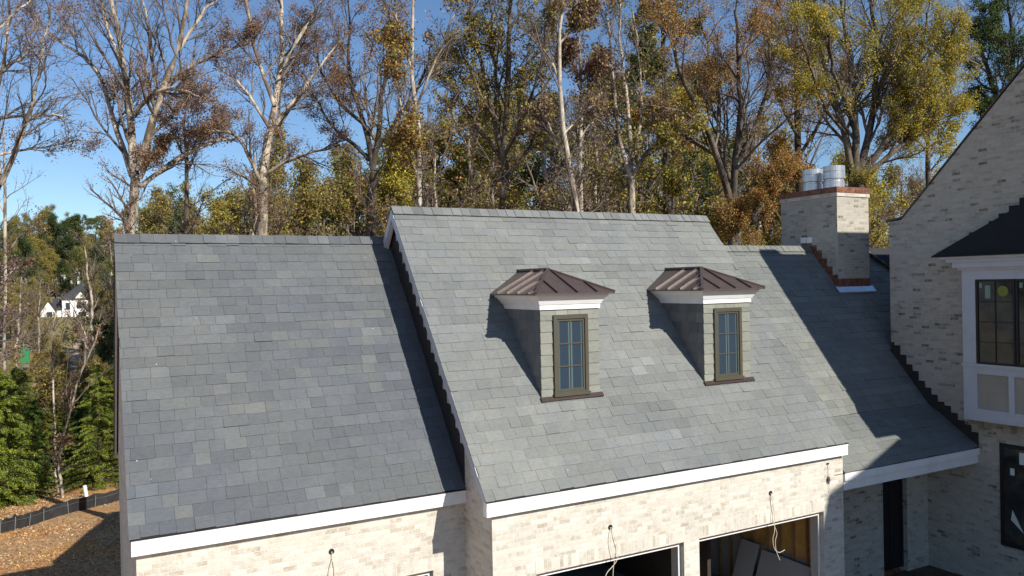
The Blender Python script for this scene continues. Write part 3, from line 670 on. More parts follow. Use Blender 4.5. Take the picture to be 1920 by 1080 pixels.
cable(6.73, BYW, -.84, [[(0, 0, 0), (0, .03, -.12), (.03, .03, -.3), (0, .03, -.5), (.04, .05, -.7), (.09, .06, -.85), (.04, .06, -1.0), (.05, .07, -1.2), (.15, .07, -1.42)], [(.01, 0, 0), (.02, .03, -.2), (.05, .03, -.4), (.05, .04, -.6), (.02, .06, -.8), (-.04, .07, -.95), (.0, .07, -1.15), (.12, .08, -1.25), (.28, .09, -1.22)]], 'pale twisted cables over the right bay of the middle garage')
cable(-2.32, AYW, -.80, [[(0, 0, 0), (0, .02, -.12), (-.05, .02, -.3), (-.08, .03, -.6), (-.08, .03, -.9)], [(0, 0, -.12), (.04, .02, -.3), (.04, .03, -.6), (.02, .03, -.95)]], 'thin pair of cables on the left garage wall')
t = empty('hanging_cable', (8.48, BYW, -.44), 'coiled dark cable on the brick near the right corner of the garage', 'cable', 'loose cables hanging from holes in the brick wall')
b = MB(); b.box((8.44, BYW-.008, -.46), (8.52, BYW+.004, -.42)); b.build('bracket', 'black_rubber', t)
b = MB(); b.tube([(8.48, BYW-.01, -.45), (8.485, BYW-.014, -.6), (8.48, BYW-.02, -.74)], .006, 5); b.tube([(8.50, BYW-.02, -.82), (8.49, BYW-.03, -.95), (8.51, BYW-.03, -1.08)], .006, 5); b.build('wire', 'cable', t)
b = MB(); b.tube([(8.48+.035*math.cos(a)*(1+.2*math.sin(a*.31)), BYW-.02-.002*a/6, -.80+.075*math.sin(a)) for a in np.linspace(0, 22, 70)], .008, 5); b.build('coil', 'black_rubber', t)

# ------------------------------------------------------------------ silt fence, stake
FY = {}
def fence_pt(u, vb):      # where the sight line through (u,vb) meets the ground
    d = Fv+Rv*(u-960)/F_PX-Uv*(vb-540)/F_PX; t = 20.0
    for _ in range(400):
        p = CAM+d*t
        if p[2] <= ground_z(p[0], p[1]): break
        t += .1
    return p
fp = [fence_pt(u, v) for u, v in ((-60, 1016), (0, 1001), (28, 994), (55, 987), (82, 978), (129, 963), (178, 951), (228, 938), (262, 930), (320, 920), (420, 905))]
b = MB(); H = .66; r = random.Random(3)
P = []
for a, c2 in zip(fp, fp[1:]):
    for t_ in np.linspace(0, 1, 5, endpoint=False): P.append(a*(1-t_)+c2*t_)
P.append(fp[-1]); hs = [H+r.uniform(-.05, .05)+(-.05 if i % 5 else .03) for i in range(len(P))]
for i in range(len(P)-1):
    a, c2 = P[i], P[i+1]; za = float(ground_z(a[0], a[1]))-.03; zc = float(ground_z(c2[0], c2[1]))-.03; w_ = .02*math.sin(i*1.7); w2 = .02*math.sin((i+1)*1.7)
    b.hexa([(a[0], a[1]+w_, za), (c2[0], c2[1]+w2, zc), (c2[0], c2[1]+w2+.015, zc), (a[0], a[1]+w_+.015, za), (a[0], a[1]-.04+w_, za+hs[i]), (c2[0], c2[1]-.04+w2, zc+hs[i+1]), (c2[0], c2[1]-.02+w2, zc+hs[i+1]), (a[0], a[1]-.02+w_, za+hs[i])])
fe = empty('silt_fence', tuple(fp[4]), 'low black fabric silt fence on steel posts across the leaf litter', 'fence')
b.build('fence_fabric', 'silt_fabric', fe)
for p in fp[1:-1]:
    b = MB(); z = float(ground_z(p[0], p[1])); ln = r.uniform(-.06, .06)
    b.bar((p[0], p[1]-.06, z-.1), (p[0]+ln, p[1]-.10, z+.58), .028, .028, (0, 1, 0)); b.build('fence_post', 'steel_post', fe)
b = MB()
for i in range(len(P)-1):
    a, c2 = P[i], P[i+1]; b.bar((a[0], a[1]-.07, float(ground_z(a[0], a[1]))+.42), (c2[0], c2[1]-.07, float(ground_z(c2[0], c2[1]))+.42), .012, .012)
b.build('support_wire', 'steel_post', fe)
p = fence_pt(161, 933); b = MB(); z = float(ground_z(p[0], p[1])); b.tube([(p[0]+.05, p[1], z-.1), (p[0]-.05, p[1]-.02, z+.62)], .09, 12)
tag(b.build('marker_pipe', 'white_paint'), 'short white pipe standing just behind the black silt fence', 'pipe')

# ------------------------------------------------------------------ vegetation generator (vectorised)
def unit(a): return a/np.maximum(np.linalg.norm(a, axis=-1, keepdims=True), 1e-9)
def resample(P, R, n):
    """catmull-free linear resample of one polyline to n points with a little wobble"""
    P = np.array(P, float); R = np.array(R, float)
    s = np.concatenate([[0], np.cumsum(np.linalg.norm(np.diff(P, axis=0), axis=1))]); t = np.linspace(0, s[-1], n)
    Q = np.stack([np.interp(t, s, P[:, i]) for i in range(3)], -1)
    Q[1:-1] = Q[1:-1]*.5+.25*(Q[:-2]+Q[2:])
    return Q, np.interp(t, s, R)
class Tree:
    def __init__(s, rng): s.rng = rng; s.groups = []      # list of (P(B,n,3), R(B,n), sides)
    def add(s, P, R, sides): s.groups.append((P, R, sides))
    def children(s, P, R, K, ang=(0.5, 1.0), ratio=(.35, .6), t0=.15, n=5, up=.15, wig=.12, rr=.55, rmin=.006, maxlen=99, flat=0.0):
        rng = s.rng; B, m, _ = P.shape; N = B*K
        par = np.repeat(np.arange(B), K); t = t0+(1-t0)*((np.tile(np.arange(K), B)+rng.random(N))/K)
        f = t*(m-1); i = np.minimum(f.astype(int), m-2); fr = (f-i)[:, None]
        A, Bp = P[par, i], P[par, i+1]; pos = A*(1-fr)+Bp*fr; tan = unit(Bp-A)
        rad = R[par, i]*(1-fr[:, 0])+R[par, i+1]*fr[:, 0]
        ln = np.linalg.norm(np.diff(P, axis=1), axis=2).sum(1)[par]
        rv = rng.normal(size=(N, 3)); rv[:, 2] *= (1-flat); perp = unit(rv-(rv*tan).sum(1, keepdims=True)*tan)
        th = rng.uniform(ang[0], ang[1], N)[:, None]; d = tan*np.cos(th)+perp*np.sin(th); d[:, 2] += up; d = unit(d)
        L = np.minimum(ln*rng.uniform(ratio[0], ratio[1], N)*(1.15-.65*t), maxlen)
        Q = np.zeros((N, n, 3)); Q[:, 0] = pos; st = (L/(n-1))[:, None]
        for j in range(1, n):
            d = unit(d+rng.normal(size=(N, 3))*wig+np.array([0, 0, up*.35])); Q[:, j] = Q[:, j-1]+d*st
        r0 = np.minimum(rad*rr, L*.03+.004)
        r0 = np.maximum(r0, rmin); RR = r0[:, None]*np.linspace(1, .35, n)[None]; RR = np.maximum(RR, rmin*.7)
        return Q, RR
    def mesh(s, name, mat, which=None):
        Vs, Fs, off = [], [], 0
        for gi, (P, R, S) in enumerate(s.groups):
            if which is not None and gi not in which: continue
            B, n, _ = P.shape; T = np.zeros_like(P); T[:, 1:-1] = P[:, 2:]-P[:, :-2]; T[:, 0] = P[:, 1]-P[:, 0]; T[:, -1] = P[:, -1]-P[:, -2]; T = unit(T)
            ref = np.where(np.abs(T[..., 2:3]) < .9, np.array([0, 0, 1.]), np.array([1., 0, 0])); a = unit(np.cross(T, ref)); b_ = np.cross(T, a)
            th = 2*np.pi*np.arange(S)/S
            ring = P[:, :, None]+R[:, :, None, None]*(a[:, :, None]*np.cos(th)[None, None, :, None]+b_[:, :, None]*np.sin(th)[None, None, :, None])
            Vs.append(ring.reshape(-1, 3)); ix = off+np.arange(B*n*S).reshape(B, n, S); nx_ = np.roll(ix, -1, axis=2)
            Fs.append(np.stack([ix[:, :-1], nx_[:, :-1], nx_[:, 1:], ix[:, 1:]], -1).reshape(-1, 4)); off += B*n*S
        return quads(name, np.concatenate(Vs), np.concatenate(Fs), mat)
def quads(name, V, Fq, mat, col=None, smooth_=True):
    me = bpy.data.meshes.new(name); nv, nf = len(V), len(Fq)
    me.vertices.add(nv); me.vertices.foreach_set('co', np.ascontiguousarray(V, np.float32).ravel())
    me.loops.add(nf*4); me.loops.foreach_set('vertex_index', np.ascontiguousarray(Fq, np.int32).ravel())
    me.polygons.add(nf); me.polygons.foreach_set('loop_start', np.arange(0, nf*4, 4, dtype=np.int32))
    if smooth_: me.polygons.foreach_set('use_smooth', np.ones(nf, bool))
    if col is not None:
        ca = me.color_attributes.new('Col', 'FLOAT_COLOR', 'POINT'); c4 = np.ones((nv, 4), np.float32); c4[:, :3] = col; ca.data.foreach_set('color', c4.ravel())
    me.materials.append(M[mat]); me.update(calc_edges=True); return me
def clump(P, sc, seed):
    """cheap smooth 3-D noise in 0..1"""
    r = np.random.default_rng(seed); v = np.zeros(len(P))
    for i in range(6):
        k_ = r.normal(size=3)*sc; v += np.sin(P@k_+r.uniform(0, 6.28))
    return .5+v/6
def leaves(name, pos, size, cols, rng, jitter=.25, aspect=.6, droop=0.0, dirs=None, mat='leaf'):
    N = len(pos); pos = pos+rng.normal(size=(N, 3))*jitter
    a = unit(rng.normal(size=(N, 3))) if dirs is None else unit(dirs+rng.normal(size=(N, 3))*.35)
    b_ = unit(np.cross(a, rng.normal(size=(N, 3)))); s = (size*rng.uniform(.6, 1.3, N))[:, None]
    V = np.stack([pos-a*s*.5, pos+b_*s*aspect*.5, pos+a*s*.5, pos-b_*s*aspect*.5], 1).reshape(-1, 3)
    cols = np.array(cols); ci = cols[rng.integers(0, len(cols), N)]*rng.uniform(.7, 1.3, (N, 1))
    return quads(name, V, np.arange(4*N).reshape(N, 4), mat, np.repeat(ci, 4, axis=0), False)
def pts_on(P, k, rng, t0=.3):
    B, n, _ = P.shape; idx = rng.integers(0, B, k); f = (t0+(1-t0)*rng.random(k))*(n-1); i = np.minimum(f.astype(int), n-2); fr = (f-i)[:, None]
    return P[idx, i]*(1-fr)+P[idx, i+1]*fr
def link(name, me, parent):
    o = bpy.data.objects.new(name, me); COL.objects.link(o); o.parent = parent; return o
RUST = [(.44, .21, .06), (.34, .16, .055), (.54, .29, .075), (.26, .13, .055), (.60, .37, .09)]
OLIVE = [(.30, .27, .055), (.23, .22, .05), (.39, .33, .065), (.18, .17, .05), (.44, .32, .065)]
YGREEN = [(.46, .42, .045), (.56, .45, .05), (.34, .34, .045), (.62, .42, .06), (.26, .27, .045)]
BROWN = [(.22, .14, .08), (.28, .18, .09), (.16, .105, .07), (.33, .21, .10)]
PURPLE = [(.22, .155, .15), (.27, .185, .16), (.17, .12, .12), (.34, .22, .14)]
GREEN = [(.09, .14, .03), (.13, .19, .04), (.06, .10, .03), (.18, .22, .05)]
DKGREEN = [(.055, .085, .035), (.08, .11, .04), (.10, .125, .04), (.04, .06, .025)]
EVERG = [(.15, .22, .03), (.28, .35, .035), (.38, .43, .05), (.10, .16, .025), (.07, .11, .02), (.26, .21, .06)]

def hero(name, D, limbs, label, bark='bark_pale', leafcols=PURPLE, nleaf=6000, leafsize=.13, K=(10, 7, 5), seed=0, lt=.45, depth=.5, cat='tree', ratio1=(.3, .55), up=.12, csc=.6, twig=.011):
    """a tree standing at its own distance D; limbs are given by their course in the photograph and get depth of their own"""
    rng = np.random.default_rng(seed+100); T = Tree(rng); limbsP = []
    (u0, v0, w0) = limbs[0][0]; x0, y0 = atxy(u0, D); z0 = float(ground_z(x0, y0))
    origin = np.array([x0, y0, z0])
    tr = []
    for li, lb in enumerate(limbs):
        dd = 0.0; P = []; Rr = []; drift = rng.uniform(-1, 1)*depth if li else 0
        for i, (u, v, w_) in enumerate(lb):
            if li == 0: Dd = D+rng.uniform(-.1, .1)
            else: Dd = D+drift*i*1.4
            P.append(at(u, v, Dd)-origin); Rr.append(.86*w_/2*D/F_PX)
        if li == 0: P.insert(0, np.array([0, 0, -.3])); Rr.insert(0, Rr[0]*1.25)
        limbsP.append((P, Rr))
    n = 12
    RS = [resample(P, R_, n) for P, R_ in limbsP]
    P0 = np.stack([a for a, _ in RS]); R0_ = np.stack([a for _, a in RS])
    nz = rng.normal(size=P0.shape)*.05; nz[:, 0] = 0; P0 = P0+nz*np.linspace(0, 1, n)[None, :, None]
    T.add(P0, R0_, 9)
    root = empty(name, tuple(origin), label, cat)
    trunk = link('trunk', T.mesh('trunk', bark), root)
    # only the part of the limbs above the trunk's base carries branches
    src = P0[1:] if len(P0) > 1 else P0; srcR = R0_[1:] if len(P0) > 1 else R0_
    t00 = .12
    C1, r1 = T.children(src, srcR, K[0], (.4, .95), ratio1, t00, 7, up, .13, .5, .014, maxlen=4.2)
    tt, rt = T.children(P0[:1], R0_[:1], K[0]+4, (.6, 1.15), (.12, .28), .42, 7, up, .13, .4, .014, maxlen=5)
    C1 = np.concatenate([C1, tt]); r1 = np.concatenate([r1, rt])
    C2, r2 = T.children(C1, r1, K[1], (.4, .95), (.35, .6), .12, 5, up*.8, .16, .6, .009, maxlen=2.0)
    C3, r3 = T.children(C2, r2, K[2], (.35, .95), (.35, .7), .12, 4, up*.6, .2, .6, twig*.6, maxlen=1.3)
    T.groups = []; T.add(C1, r1, 5); T.add(C2, r2, 4); T.add(C3, r3, 3)
    link('branches', T.mesh('branches', 'bark_twig'), root)
    if nleaf:
        p = pts_on(C3, nleaf*3, rng, .3); c_ = clump(p, csc*1.5, seed)+.1*rng.normal(size=len(p)); p = p[c_ > lt+.04][:nleaf]
        link('leaves', leaves('leaves', p, leafsize, leafcols, rng, .12), root)
    return root

def generic(kind, seed, H):
    """mesh set of one mid-distance tree: dict part -> mesh"""
    rng = np.random.default_rng(seed+500); T = Tree(rng); n = 12
    lean = rng.normal(size=2)*.05*H
    path = [np.array([0, 0, -.6]), np.array([lean[0]*.3, lean[1]*.3, H*.35]), np.array([lean[0]*.7, lean[1]*.7, H*.7]), np.array([lean[0], lean[1], H*.97])]
    P, R_ = resample(path, [H*.016, H*.012, H*.007, H*.002], n); P[1:-1] += rng.normal(size=(n-2, 3))*np.array([.05, .05, 0])*H*.12
    P0, R0_ = P[None], R_[None]; T.add(P0, R0_, 7); out = {}
    out['trunk'] = T.mesh('trunk', 'bark_dark' if kind == 'pine' else ('bark_pale' if seed % 3 == 0 and kind == 'bare' else 'bark_brown')); T.groups = []
    if kind == 'pine':
        C1, r1 = T.children(P0, R0_, 46, (1.0, 1.5), (.14, .26), .5, 6, .05, .1, .4, .02)
        C2, r2 = T.children(C1, r1, 7, (.4, .9), (.35, .6), .25, 4, .1, .15, .6, .012)
        T.add(C1, r1, 4); T.add(C2, r2, 3); out['branches'] = T.mesh('branches', 'bark_dark')
        p = pts_on(C2, 9000, rng, .5); c_ = clump(p, .9, seed); p = p[c_ > .36]
        out['leaves'] = leaves('needles', p, .42, [(.10, .13, .035), (.14, .165, .045), (.19, .20, .05), (.07, .09, .03)], rng, .22, .35)
    else:
        t0 = .22 if kind != 'brush' else .03
        C1, r1 = T.children(P0, R0_, 15 if kind != 'brush' else 22, (.45, .95), (.2, .36), t0, 7, .15, .12, .6, .02)
        C2, r2 = T.children(C1, r1, 7, (.4, .95), (.35, .6), .15, 5, .1, .15, .6, .014)
        C3, r3 = T.children(C2, r2, 5, (.4, .95), (.4, .7), .15, 4, .05, .2, .6, .010)
        T.add(C1, r1, 4); T.add(C2, r2, 3); T.add(C3, r3, 3); out['branches'] = T.mesh('branches', 'bark_twig')
        cols, nl, sz, th = {'bare': (PURPLE+BROWN, 1800, .14, .52), 'rust': (RUST+BROWN[:1]+OLIVE[:1], 14000, .19, .45), 'olive': (OLIVE+OLIVE+BROWN[:1], 17000, .19, .40), 'yellow': (YGREEN+OLIVE[2:], 17000, .19, .42), 'brown': (BROWN+OLIVE+OLIVE[:2], 13000, .18, .43), 'green': (DKGREEN+GREEN[:1], 18000, .19, .38), 'brush': (BROWN+OLIVE, 6000, .2, .36)}[kind]
        p = pts_on(C3, nl*2, rng, .1); c_ = clump(p, .75, seed)+.12*rng.normal(size=len(p)); p = p[c_ > th][:nl]
        out['leaves'] = leaves('leaves', p, sz, cols, rng, .25)
    return out
def conifer_meshes(seed, H, W, cols):
    rng = np.random.default_rng(seed+900); T = Tree(rng)
    P, R_ = resample([np.array([0, 0, -.4]), np.array([.05, 0, H*.5]), np.array([0, .05, H])], [H*.02, H*.014, .01], 12); T.add(P[None], R_[None], 6)
    out = {'trunk': T.mesh('trunk', 'bark_dark')}; N = 215
    h = H*(rng.random(N)**1.15)*.97+.12; th = rng.uniform(0, 6.283, N); L = W*(1-h/H)**.75*rng.uniform(.4, 1.25, N)+.12
    d = np.stack([np.cos(th), np.sin(th), rng.uniform(.05, .35, N)], -1); n = 5; Q = np.zeros((N, n, 3)); Q[:, 0, 2] = h
    for j in range(1, n): Q[:, j] = Q[:, j-1]+unit(d+np.array([0, 0, .28-.2*j]))*(L/(n-1))[:, None]
    T.groups = [(Q, np.maximum(.012, L[:, None]*.012*np.linspace(1, .3, n)), 3)]; out['branches'] = T.mesh('branches', 'bark_dark')
    K = 300; par = np.repeat(np.arange(N), K); t = rng.random(N*K)**.6; f = t*(n-1); i = np.minimum(f.astype(int), n-2); fr = (f-i)[:, None]
    A, B_ = Q[par, i], Q[par, i+1]; pos = A*(1-fr)+B_*fr; tan = unit(B_-A); side = unit(np.cross(tan, np.array([0, 0, 1.])))
    sgn = rng.uniform(-1, 1, (N*K, 1)); wd = (L[par]*.2*(1.1-t))[:, None]; pos = pos+side*sgn*wd+rng.normal(size=pos.shape)*.03; pos[:, 2] -= (np.abs(sgn)*wd*.45)[:, 0]
    dirs = tan+side*sgn*.9+np.array([0, 0, -.25])
    out['foliage'] = leaves('foliage', pos, .13, cols, rng, .015, .3, dirs=dirs)
    return out
def place(name, meshes, x, y, label, cat, group, rz=0., sc=1., sink=0.):
    root = empty(name, (x, y, float(ground_z(x, y))-sink), label, cat, group); root.rotation_euler = (0, 0, rz); root.scale = (sc, sc, sc)
    for k_, me_ in meshes.items(): link(k_, me_, root)
    return root
# ------------------------------------------------------------------ hero trees behind the ridge
hero('sycamore_tree', 34, [[(240, 440, 20), (247, 390, 20), (256, 345, 18)],
    [(255, 350, 20), (248, 290, 18), (246, 220, 15), (232, 120, 12), (216, 40, 9), (208, -60, 6)],
    [(262, 320, 20), (282, 245, 17), (300, 180, 14), (335, 95, 11), (350, 20, 8), (358, -60, 5)],
    [(248, 330, 14), (232, 280, 12), (212, 225, 11), (190, 140, 9), (150, 100, 7), (95, 68, 5)],
    [(262, 350, 11), (300, 320, 10), (350, 285, 11), (405, 265, 8), (450, 256, 5)],
    [(262, 335, 11), (278, 300, 10), (300, 265, 5)],
    [(300, 175, 9), (350, 130, 9), (395, 105, 7), (470, 80, 4)],
    [(250, 215, 9), (275, 185, 9), (310, 162, 8), (350, 172, 6), (395, 190, 3)],
    [(240, 150, 8), (205, 60, 7), (180, -30, 5)], [(335, 95, 8), (372, 35, 7), (420, -20, 4)], [(300, 200, 7), (285, 110, 7), (272, 20, 5), (262, -50, 4)]],
    'tall sycamore with thick mottled forking trunk behind the left end of the left garage ridge', seed=1, nleaf=35100, leafcols=PURPLE+BROWN+RUST[:1], lt=.33, K=(10, 7, 5), leafsize=0.077)
hero('sycamore_tree', 27, [[(-40, 440, 16), (-20, 390, 14), (2, 345, 12)],
    [(2, 345, 12), (30, 285, 10), (52, 225, 9), (68, 165, 7), (85, 80, 5), (100, 10, 4)],
    [(2, 345, 8), (-10, 250, 8), (0, 150, 7), (20, 60, 6), (10, -50, 4)],
    [(-5, 222, 8), (60, 214, 6), (130, 222, 3)], [(-10, 292, 7), (50, 280, 5), (150, 262, 3)], [(-20, 150, 8), (30, 112, 7), (95, 92, 4)], [(-30, 80, 8), (10, 40, 6), (60, 0, 4)]],
    'pale slender leaning tree at the left edge of the picture', seed=2, nleaf=9112, leafcols=PURPLE, lt=.38, K=(10, 7, 5), leafsize=0.074)
hero('sycamore_tree', 36, [[(490, 440, 21), (491, 390, 20), (492, 345, 18)],
    [(492, 345, 20), (500, 270, 17), (515, 200, 14), (528, 120, 12), (530, 40, 9), (524, -50, 6)],
    [(498, 260, 10), (530, 215, 9), (570, 165, 8), (620, 100, 5), (650, 60, 3)],
    [(495, 330, 9), (540, 300, 7), (590, 285, 5), (640, 272, 3)],
    [(492, 350, 9), (470, 300, 8), (450, 255, 7), (415, 245, 5), (380, 250, 3)],
    [(515, 200, 9), (490, 130, 8), (470, 60, 7), (455, -40, 4)], [(525, 140, 8), (560, 70, 8), (600, 10, 5), (620, -50, 3)], [(505, 240, 8), (475, 190, 7), (445, 150, 5), (400, 120, 3)]],
    'pale trunked sycamore rising behind the right half of the left garage ridge', seed=3, nleaf=20047, leafcols=PURPLE+BROWN+RUST[:2], lt=.36, leafsize=0.077)
hero('slender_tree', 40, [[(350, 440, 10), (349, 350, 9), (347, 270, 7), (343, 225, 4)],
    [(348, 330, 5), (375, 270, 4), (400, 220, 3)], [(347, 300, 5), (325, 250, 4), (310, 210, 3)], [(345, 240, 4), (350, 190, 3), (352, 150, 2)]],
    'thin brown tree between the two big sycamores behind the left garage', bark='bark_brown', seed=4, nleaf=4556, K=(9, 7, 5), leafcols=PURPLE)
hero('oak_tree', 38, [[(694, 440, 20), (697, 380, 18), (700, 320, 16)],
    [(700, 320, 14), (690, 250, 11), (668, 190, 9), (650, 120, 7), (655, 60, 5), (650, 0, 3)],
    [(700, 310, 13), (712, 240, 11), (715, 170, 9), (735, 90, 7), (728, 20, 4)],
    [(706, 280, 9), (740, 230, 8), (775, 180, 6), (800, 120, 4)], [(692, 300, 9), (660, 265, 8), (620, 240, 6), (590, 180, 4), (560, 120, 3)], [(690, 240, 7), (640, 200, 6), (600, 130, 5), (590, 60, 3)]],
    'dark limbed oak with rust top behind the left corner of the middle gable', bark='bark_dark', seed=5, nleaf=21870, leafcols=BROWN+RUST+PURPLE, lt=.42, leafsize=0.083, K=(10, 7, 5))
hero('slender_tree', 33, [[(786, 400, 12), (784, 320, 11), (780, 240, 10), (776, 150, 8), (772, 60, 7), (776, -40, 5)],
    [(778, 210, 6), (800, 150, 5), (830, 80, 4), (850, 20, 3)], [(782, 290, 6), (760, 230, 5), (745, 170, 4), (740, 110, 3)], [(775, 140, 5), (755, 80, 4), (740, 10, 3)], [(783, 330, 6), (765, 290, 5), (760, 240, 4)]],
    'tall thin pale trunked tree just right of the middle gable peak', seed=6, nleaf=9112, leafcols=RUST[:3]+BROWN+OLIVE, lt=.5, K=(10, 7, 6))
hero('slender_tree', 42, [[(884, 420, 10), (882, 340, 9), (878, 270, 7), (872, 200, 4)], [(880, 300, 5), (900, 250, 4), (925, 200, 3)], [(878, 280, 5), (850, 220, 4), (835, 170, 3)]],
    'short thin tree standing above the ridge left of the first dormer', seed=7, nleaf=6378, leafcols=OLIVE+BROWN, K=(9, 7, 5))
hero('oak_tree', 37, [[(944, 420, 24), (944, 350, 22), (943, 300, 20)],
    [(943, 300, 14), (928, 230, 12), (912, 160, 10), (896, 90, 8), (880, 10, 5)], [(943, 300, 14), (948, 220, 12), (955, 140, 10), (952, 60, 8), (960, -40, 5)],
    [(946, 290, 10), (975, 235, 9), (1000, 170, 7), (1020, 100, 5), (1022, 20, 3)], [(940, 300, 9), (915, 260, 8), (880, 215, 6), (850, 160, 4), (835, 100, 3)], [(950, 330, 9), (985, 290, 8), (1010, 240, 5), (1035, 210, 3)], [(928, 230, 7), (930, 140, 7), (925, 60, 5), (915, -20, 4)]],
    'many limbed brown oak above the ridge over the first dormer', bark='bark_brown', seed=8, nleaf=27337, leafcols=BROWN[:2]+PURPLE[:1]+OLIVE+OLIVE, lt=.38, K=(10, 7, 5))
hero('birch_tree', 31, [[(1088, 420, 12), (1078, 360, 12), (1064, 300, 11), (1052, 220, 10), (1046, 140, 9), (1050, 60, 7), (1060, -30, 5)],
    [(1048, 150, 6), (1030, 105, 5), (1000, 75, 4), (970, 40, 3)], [(1050, 80, 5), (1085, 45, 4), (1110, 10, 3)], [(1062, 290, 5), (1030, 240, 4), (1010, 200, 3)], [(1058, 250, 5), (1090, 215, 4), (1120, 195, 3)]],
    'white barked slender tree with a slight bend above the middle of the ridge', seed=9, nleaf=8201, leafcols=BROWN+PURPLE+YGREEN[:1], lt=.5, K=(10, 7, 6))
hero('birch_tree', 34, [[(1088, 420, 10), (1087, 340, 10), (1084, 270, 9), (1086, 200, 8), (1090, 130, 6), (1086, 70, 4)],
    [(1086, 190, 5), (1110, 150, 4), (1130, 110, 3)], [(1087, 260, 5), (1115, 220, 4), (1140, 200, 3)], [(1088, 150, 4), (1070, 110, 3), (1060, 80, 2)]],
    'white barked straight tree close to the right of its bent neighbour', seed=10, nleaf=5467, leafcols=PURPLE+BROWN, lt=.5, K=(10, 7, 5))
hero('ash_tree', 35, [[(1187, 440, 18), (1185, 380, 17), (1184, 335, 15)],
    [(1184, 335, 11), (1165, 280, 9), (1152, 200, 8), (1148, 120, 6), (1140, 40, 4)], [(1184, 335, 11), (1182, 250, 9), (1175, 170, 7), (1162, 90, 6), (1158, -20, 4)],
    [(1186, 330, 9), (1215, 280, 8), (1260, 250, 6), (1300, 225, 3)], [(1185, 300, 8), (1205, 220, 7), (1200, 120, 5), (1185, 20, 3)]],
    'grey forked ash above the ridge between the two dormers', bark='bark_pale', seed=11, nleaf=10935, leafcols=BROWN[:2]+PURPLE[:1]+OLIVE+OLIVE, lt=.386, K=(10, 7, 5))
hero('oak_tree', 36, [[(1376, 480, 30), (1374, 430, 28), (1374, 385, 25)],
    [(1372, 385, 17), (1350, 310, 14), (1325, 240, 12), (1290, 170, 10), (1260, 90, 7), (1240, 10, 4)], [(1374, 385, 17), (1378, 300, 14), (1390, 210, 12), (1385, 120, 9), (1380, 20, 6)],
    [(1380, 375, 14), (1420, 340, 12), (1450, 325, 10), (1500, 318, 7)], [(1370, 340, 11), (1345, 270, 10), (1350, 190, 8), (1330, 100, 6), (1310, 20, 4)], [(1385, 300, 10), (1420, 230, 9), (1445, 150, 7), (1440, 60, 5)], [(1430, 400, 18), (1405, 420, 22), (1435, 370, 16), (1460, 330, 12)][::1], [(1340, 290, 8), (1290, 260, 7), (1250, 230, 5), (1215, 200, 3)]],
    'broad oak with hanging rust brown leaves behind the right dormer', bark='bark_brown', seed=12, nleaf=75600, leafcols=RUST+RUST+RUST+BROWN+OLIVE, lt=.36, K=(11, 8, 5), leafsize=0.080)
hero('oak_tree', 44, [[(1497, 480, 17), (1498, 400, 17), (1500, 320, 16), (1498, 240, 14), (1495, 150, 11), (1490, 60, 8), (1488, -30, 5)],
    [(1498, 260, 8), (1465, 200, 7), (1440, 130, 6), (1430, 60, 4)], [(1500, 290, 8), (1535, 235, 7), (1560, 180, 6), (1590, 110, 4)], [(1497, 180, 7), (1520, 110, 6), (1530, 30, 4)], [(1493, 120, 6), (1470, 50, 5), (1450, -20, 3)], [(1500, 340, 7), (1470, 300, 6), (1450, 270, 4)]],
    'straight rust leaved oak standing behind the chimney left side', bark='bark_dark', seed=13, nleaf=23692, leafcols=RUST+RUST[:2]+OLIVE[2:4], lt=.34, K=(10, 7, 5), leafsize=0.089)
hero('tulip_tree', 37, [[(1606, 480, 40), (1606, 400, 38), (1607, 330, 36)],
    [(1600, 330, 18), (1585, 250, 15), (1560, 170, 12), (1535, 90, 9), (1515, 0, 6)], [(1604, 330, 18), (1605, 240, 15), (1598, 150, 12), (1585, 60, 9), (1575, -40, 6)],
    [(1610, 330, 18), (1632, 240, 15), (1645, 150, 12), (1640, 60, 9), (1630, -40, 6)], [(1614, 330, 16), (1660, 270, 13), (1700, 190, 10), (1725, 110, 8), (1740, 20, 5)],
    [(1620, 330, 13), (1670, 290, 11), (1730, 240, 8), (1800, 185, 5)], [(1640, 180, 8), (1680, 100, 7), (1695, 10, 5)], [(1585, 250, 8), (1545, 200, 7), (1520, 130, 6), (1500, 60, 4)], [(1660, 270, 8), (1720, 180, 7), (1770, 100, 5), (1800, 40, 4)], [(1605, 240, 9), (1560, 130, 7), (1550, 30, 5)], [(1625, 300, 8), (1690, 260, 6), (1750, 200, 4)]],
    'great tulip tree with yellow green crown directly above the chimney', bark='bark_brown', seed=14, nleaf=109350, leafcols=YGREEN+YGREEN+OLIVE+RUST[4:], lt=.36, K=(12, 8, 6), leafsize=0.083, depth=.9)
hero('slender_tree', 44, [[(1740, 480, 12), (1741, 400, 12), (1742, 330, 11), (1740, 250, 9), (1738, 180, 6), (1740, 110, 4)], [(1741, 290, 6), (1770, 240, 5), (1800, 200, 3)], [(1741, 270, 6), (1715, 225, 5), (1700, 180, 3)]],
    'thin tree with sparse olive leaves left of the brick gable slope', bark='bark_brown', seed=15, nleaf=11846, leafcols=OLIVE+YGREEN, K=(10, 7, 5))
hero('live_oak_tree', 46, [[(1905, 560, 26), (1900, 440, 24), (1892, 330, 22), (1885, 230, 18)], [(1885, 230, 12), (1860, 160, 10), (1840, 90, 7), (1835, 30, 4)], [(1886, 230, 12), (1900, 140, 10), (1895, 60, 7), (1890, -10, 4)], [(1888, 260, 10), (1930, 190, 9), (1965, 100, 6)], [(1888, 290, 9), (1850, 230, 8), (1820, 190, 4)], [(1890, 200, 9), (1930, 110, 7), (1960, 20, 5)]],
    'dark green leaved tree above the brick gable at the right edge', bark='bark_dark', seed=16, nleaf=58320, leafcols=DKGREEN+GREEN[:2], lt=.36, K=(11, 8, 5), leafsize=0.102)
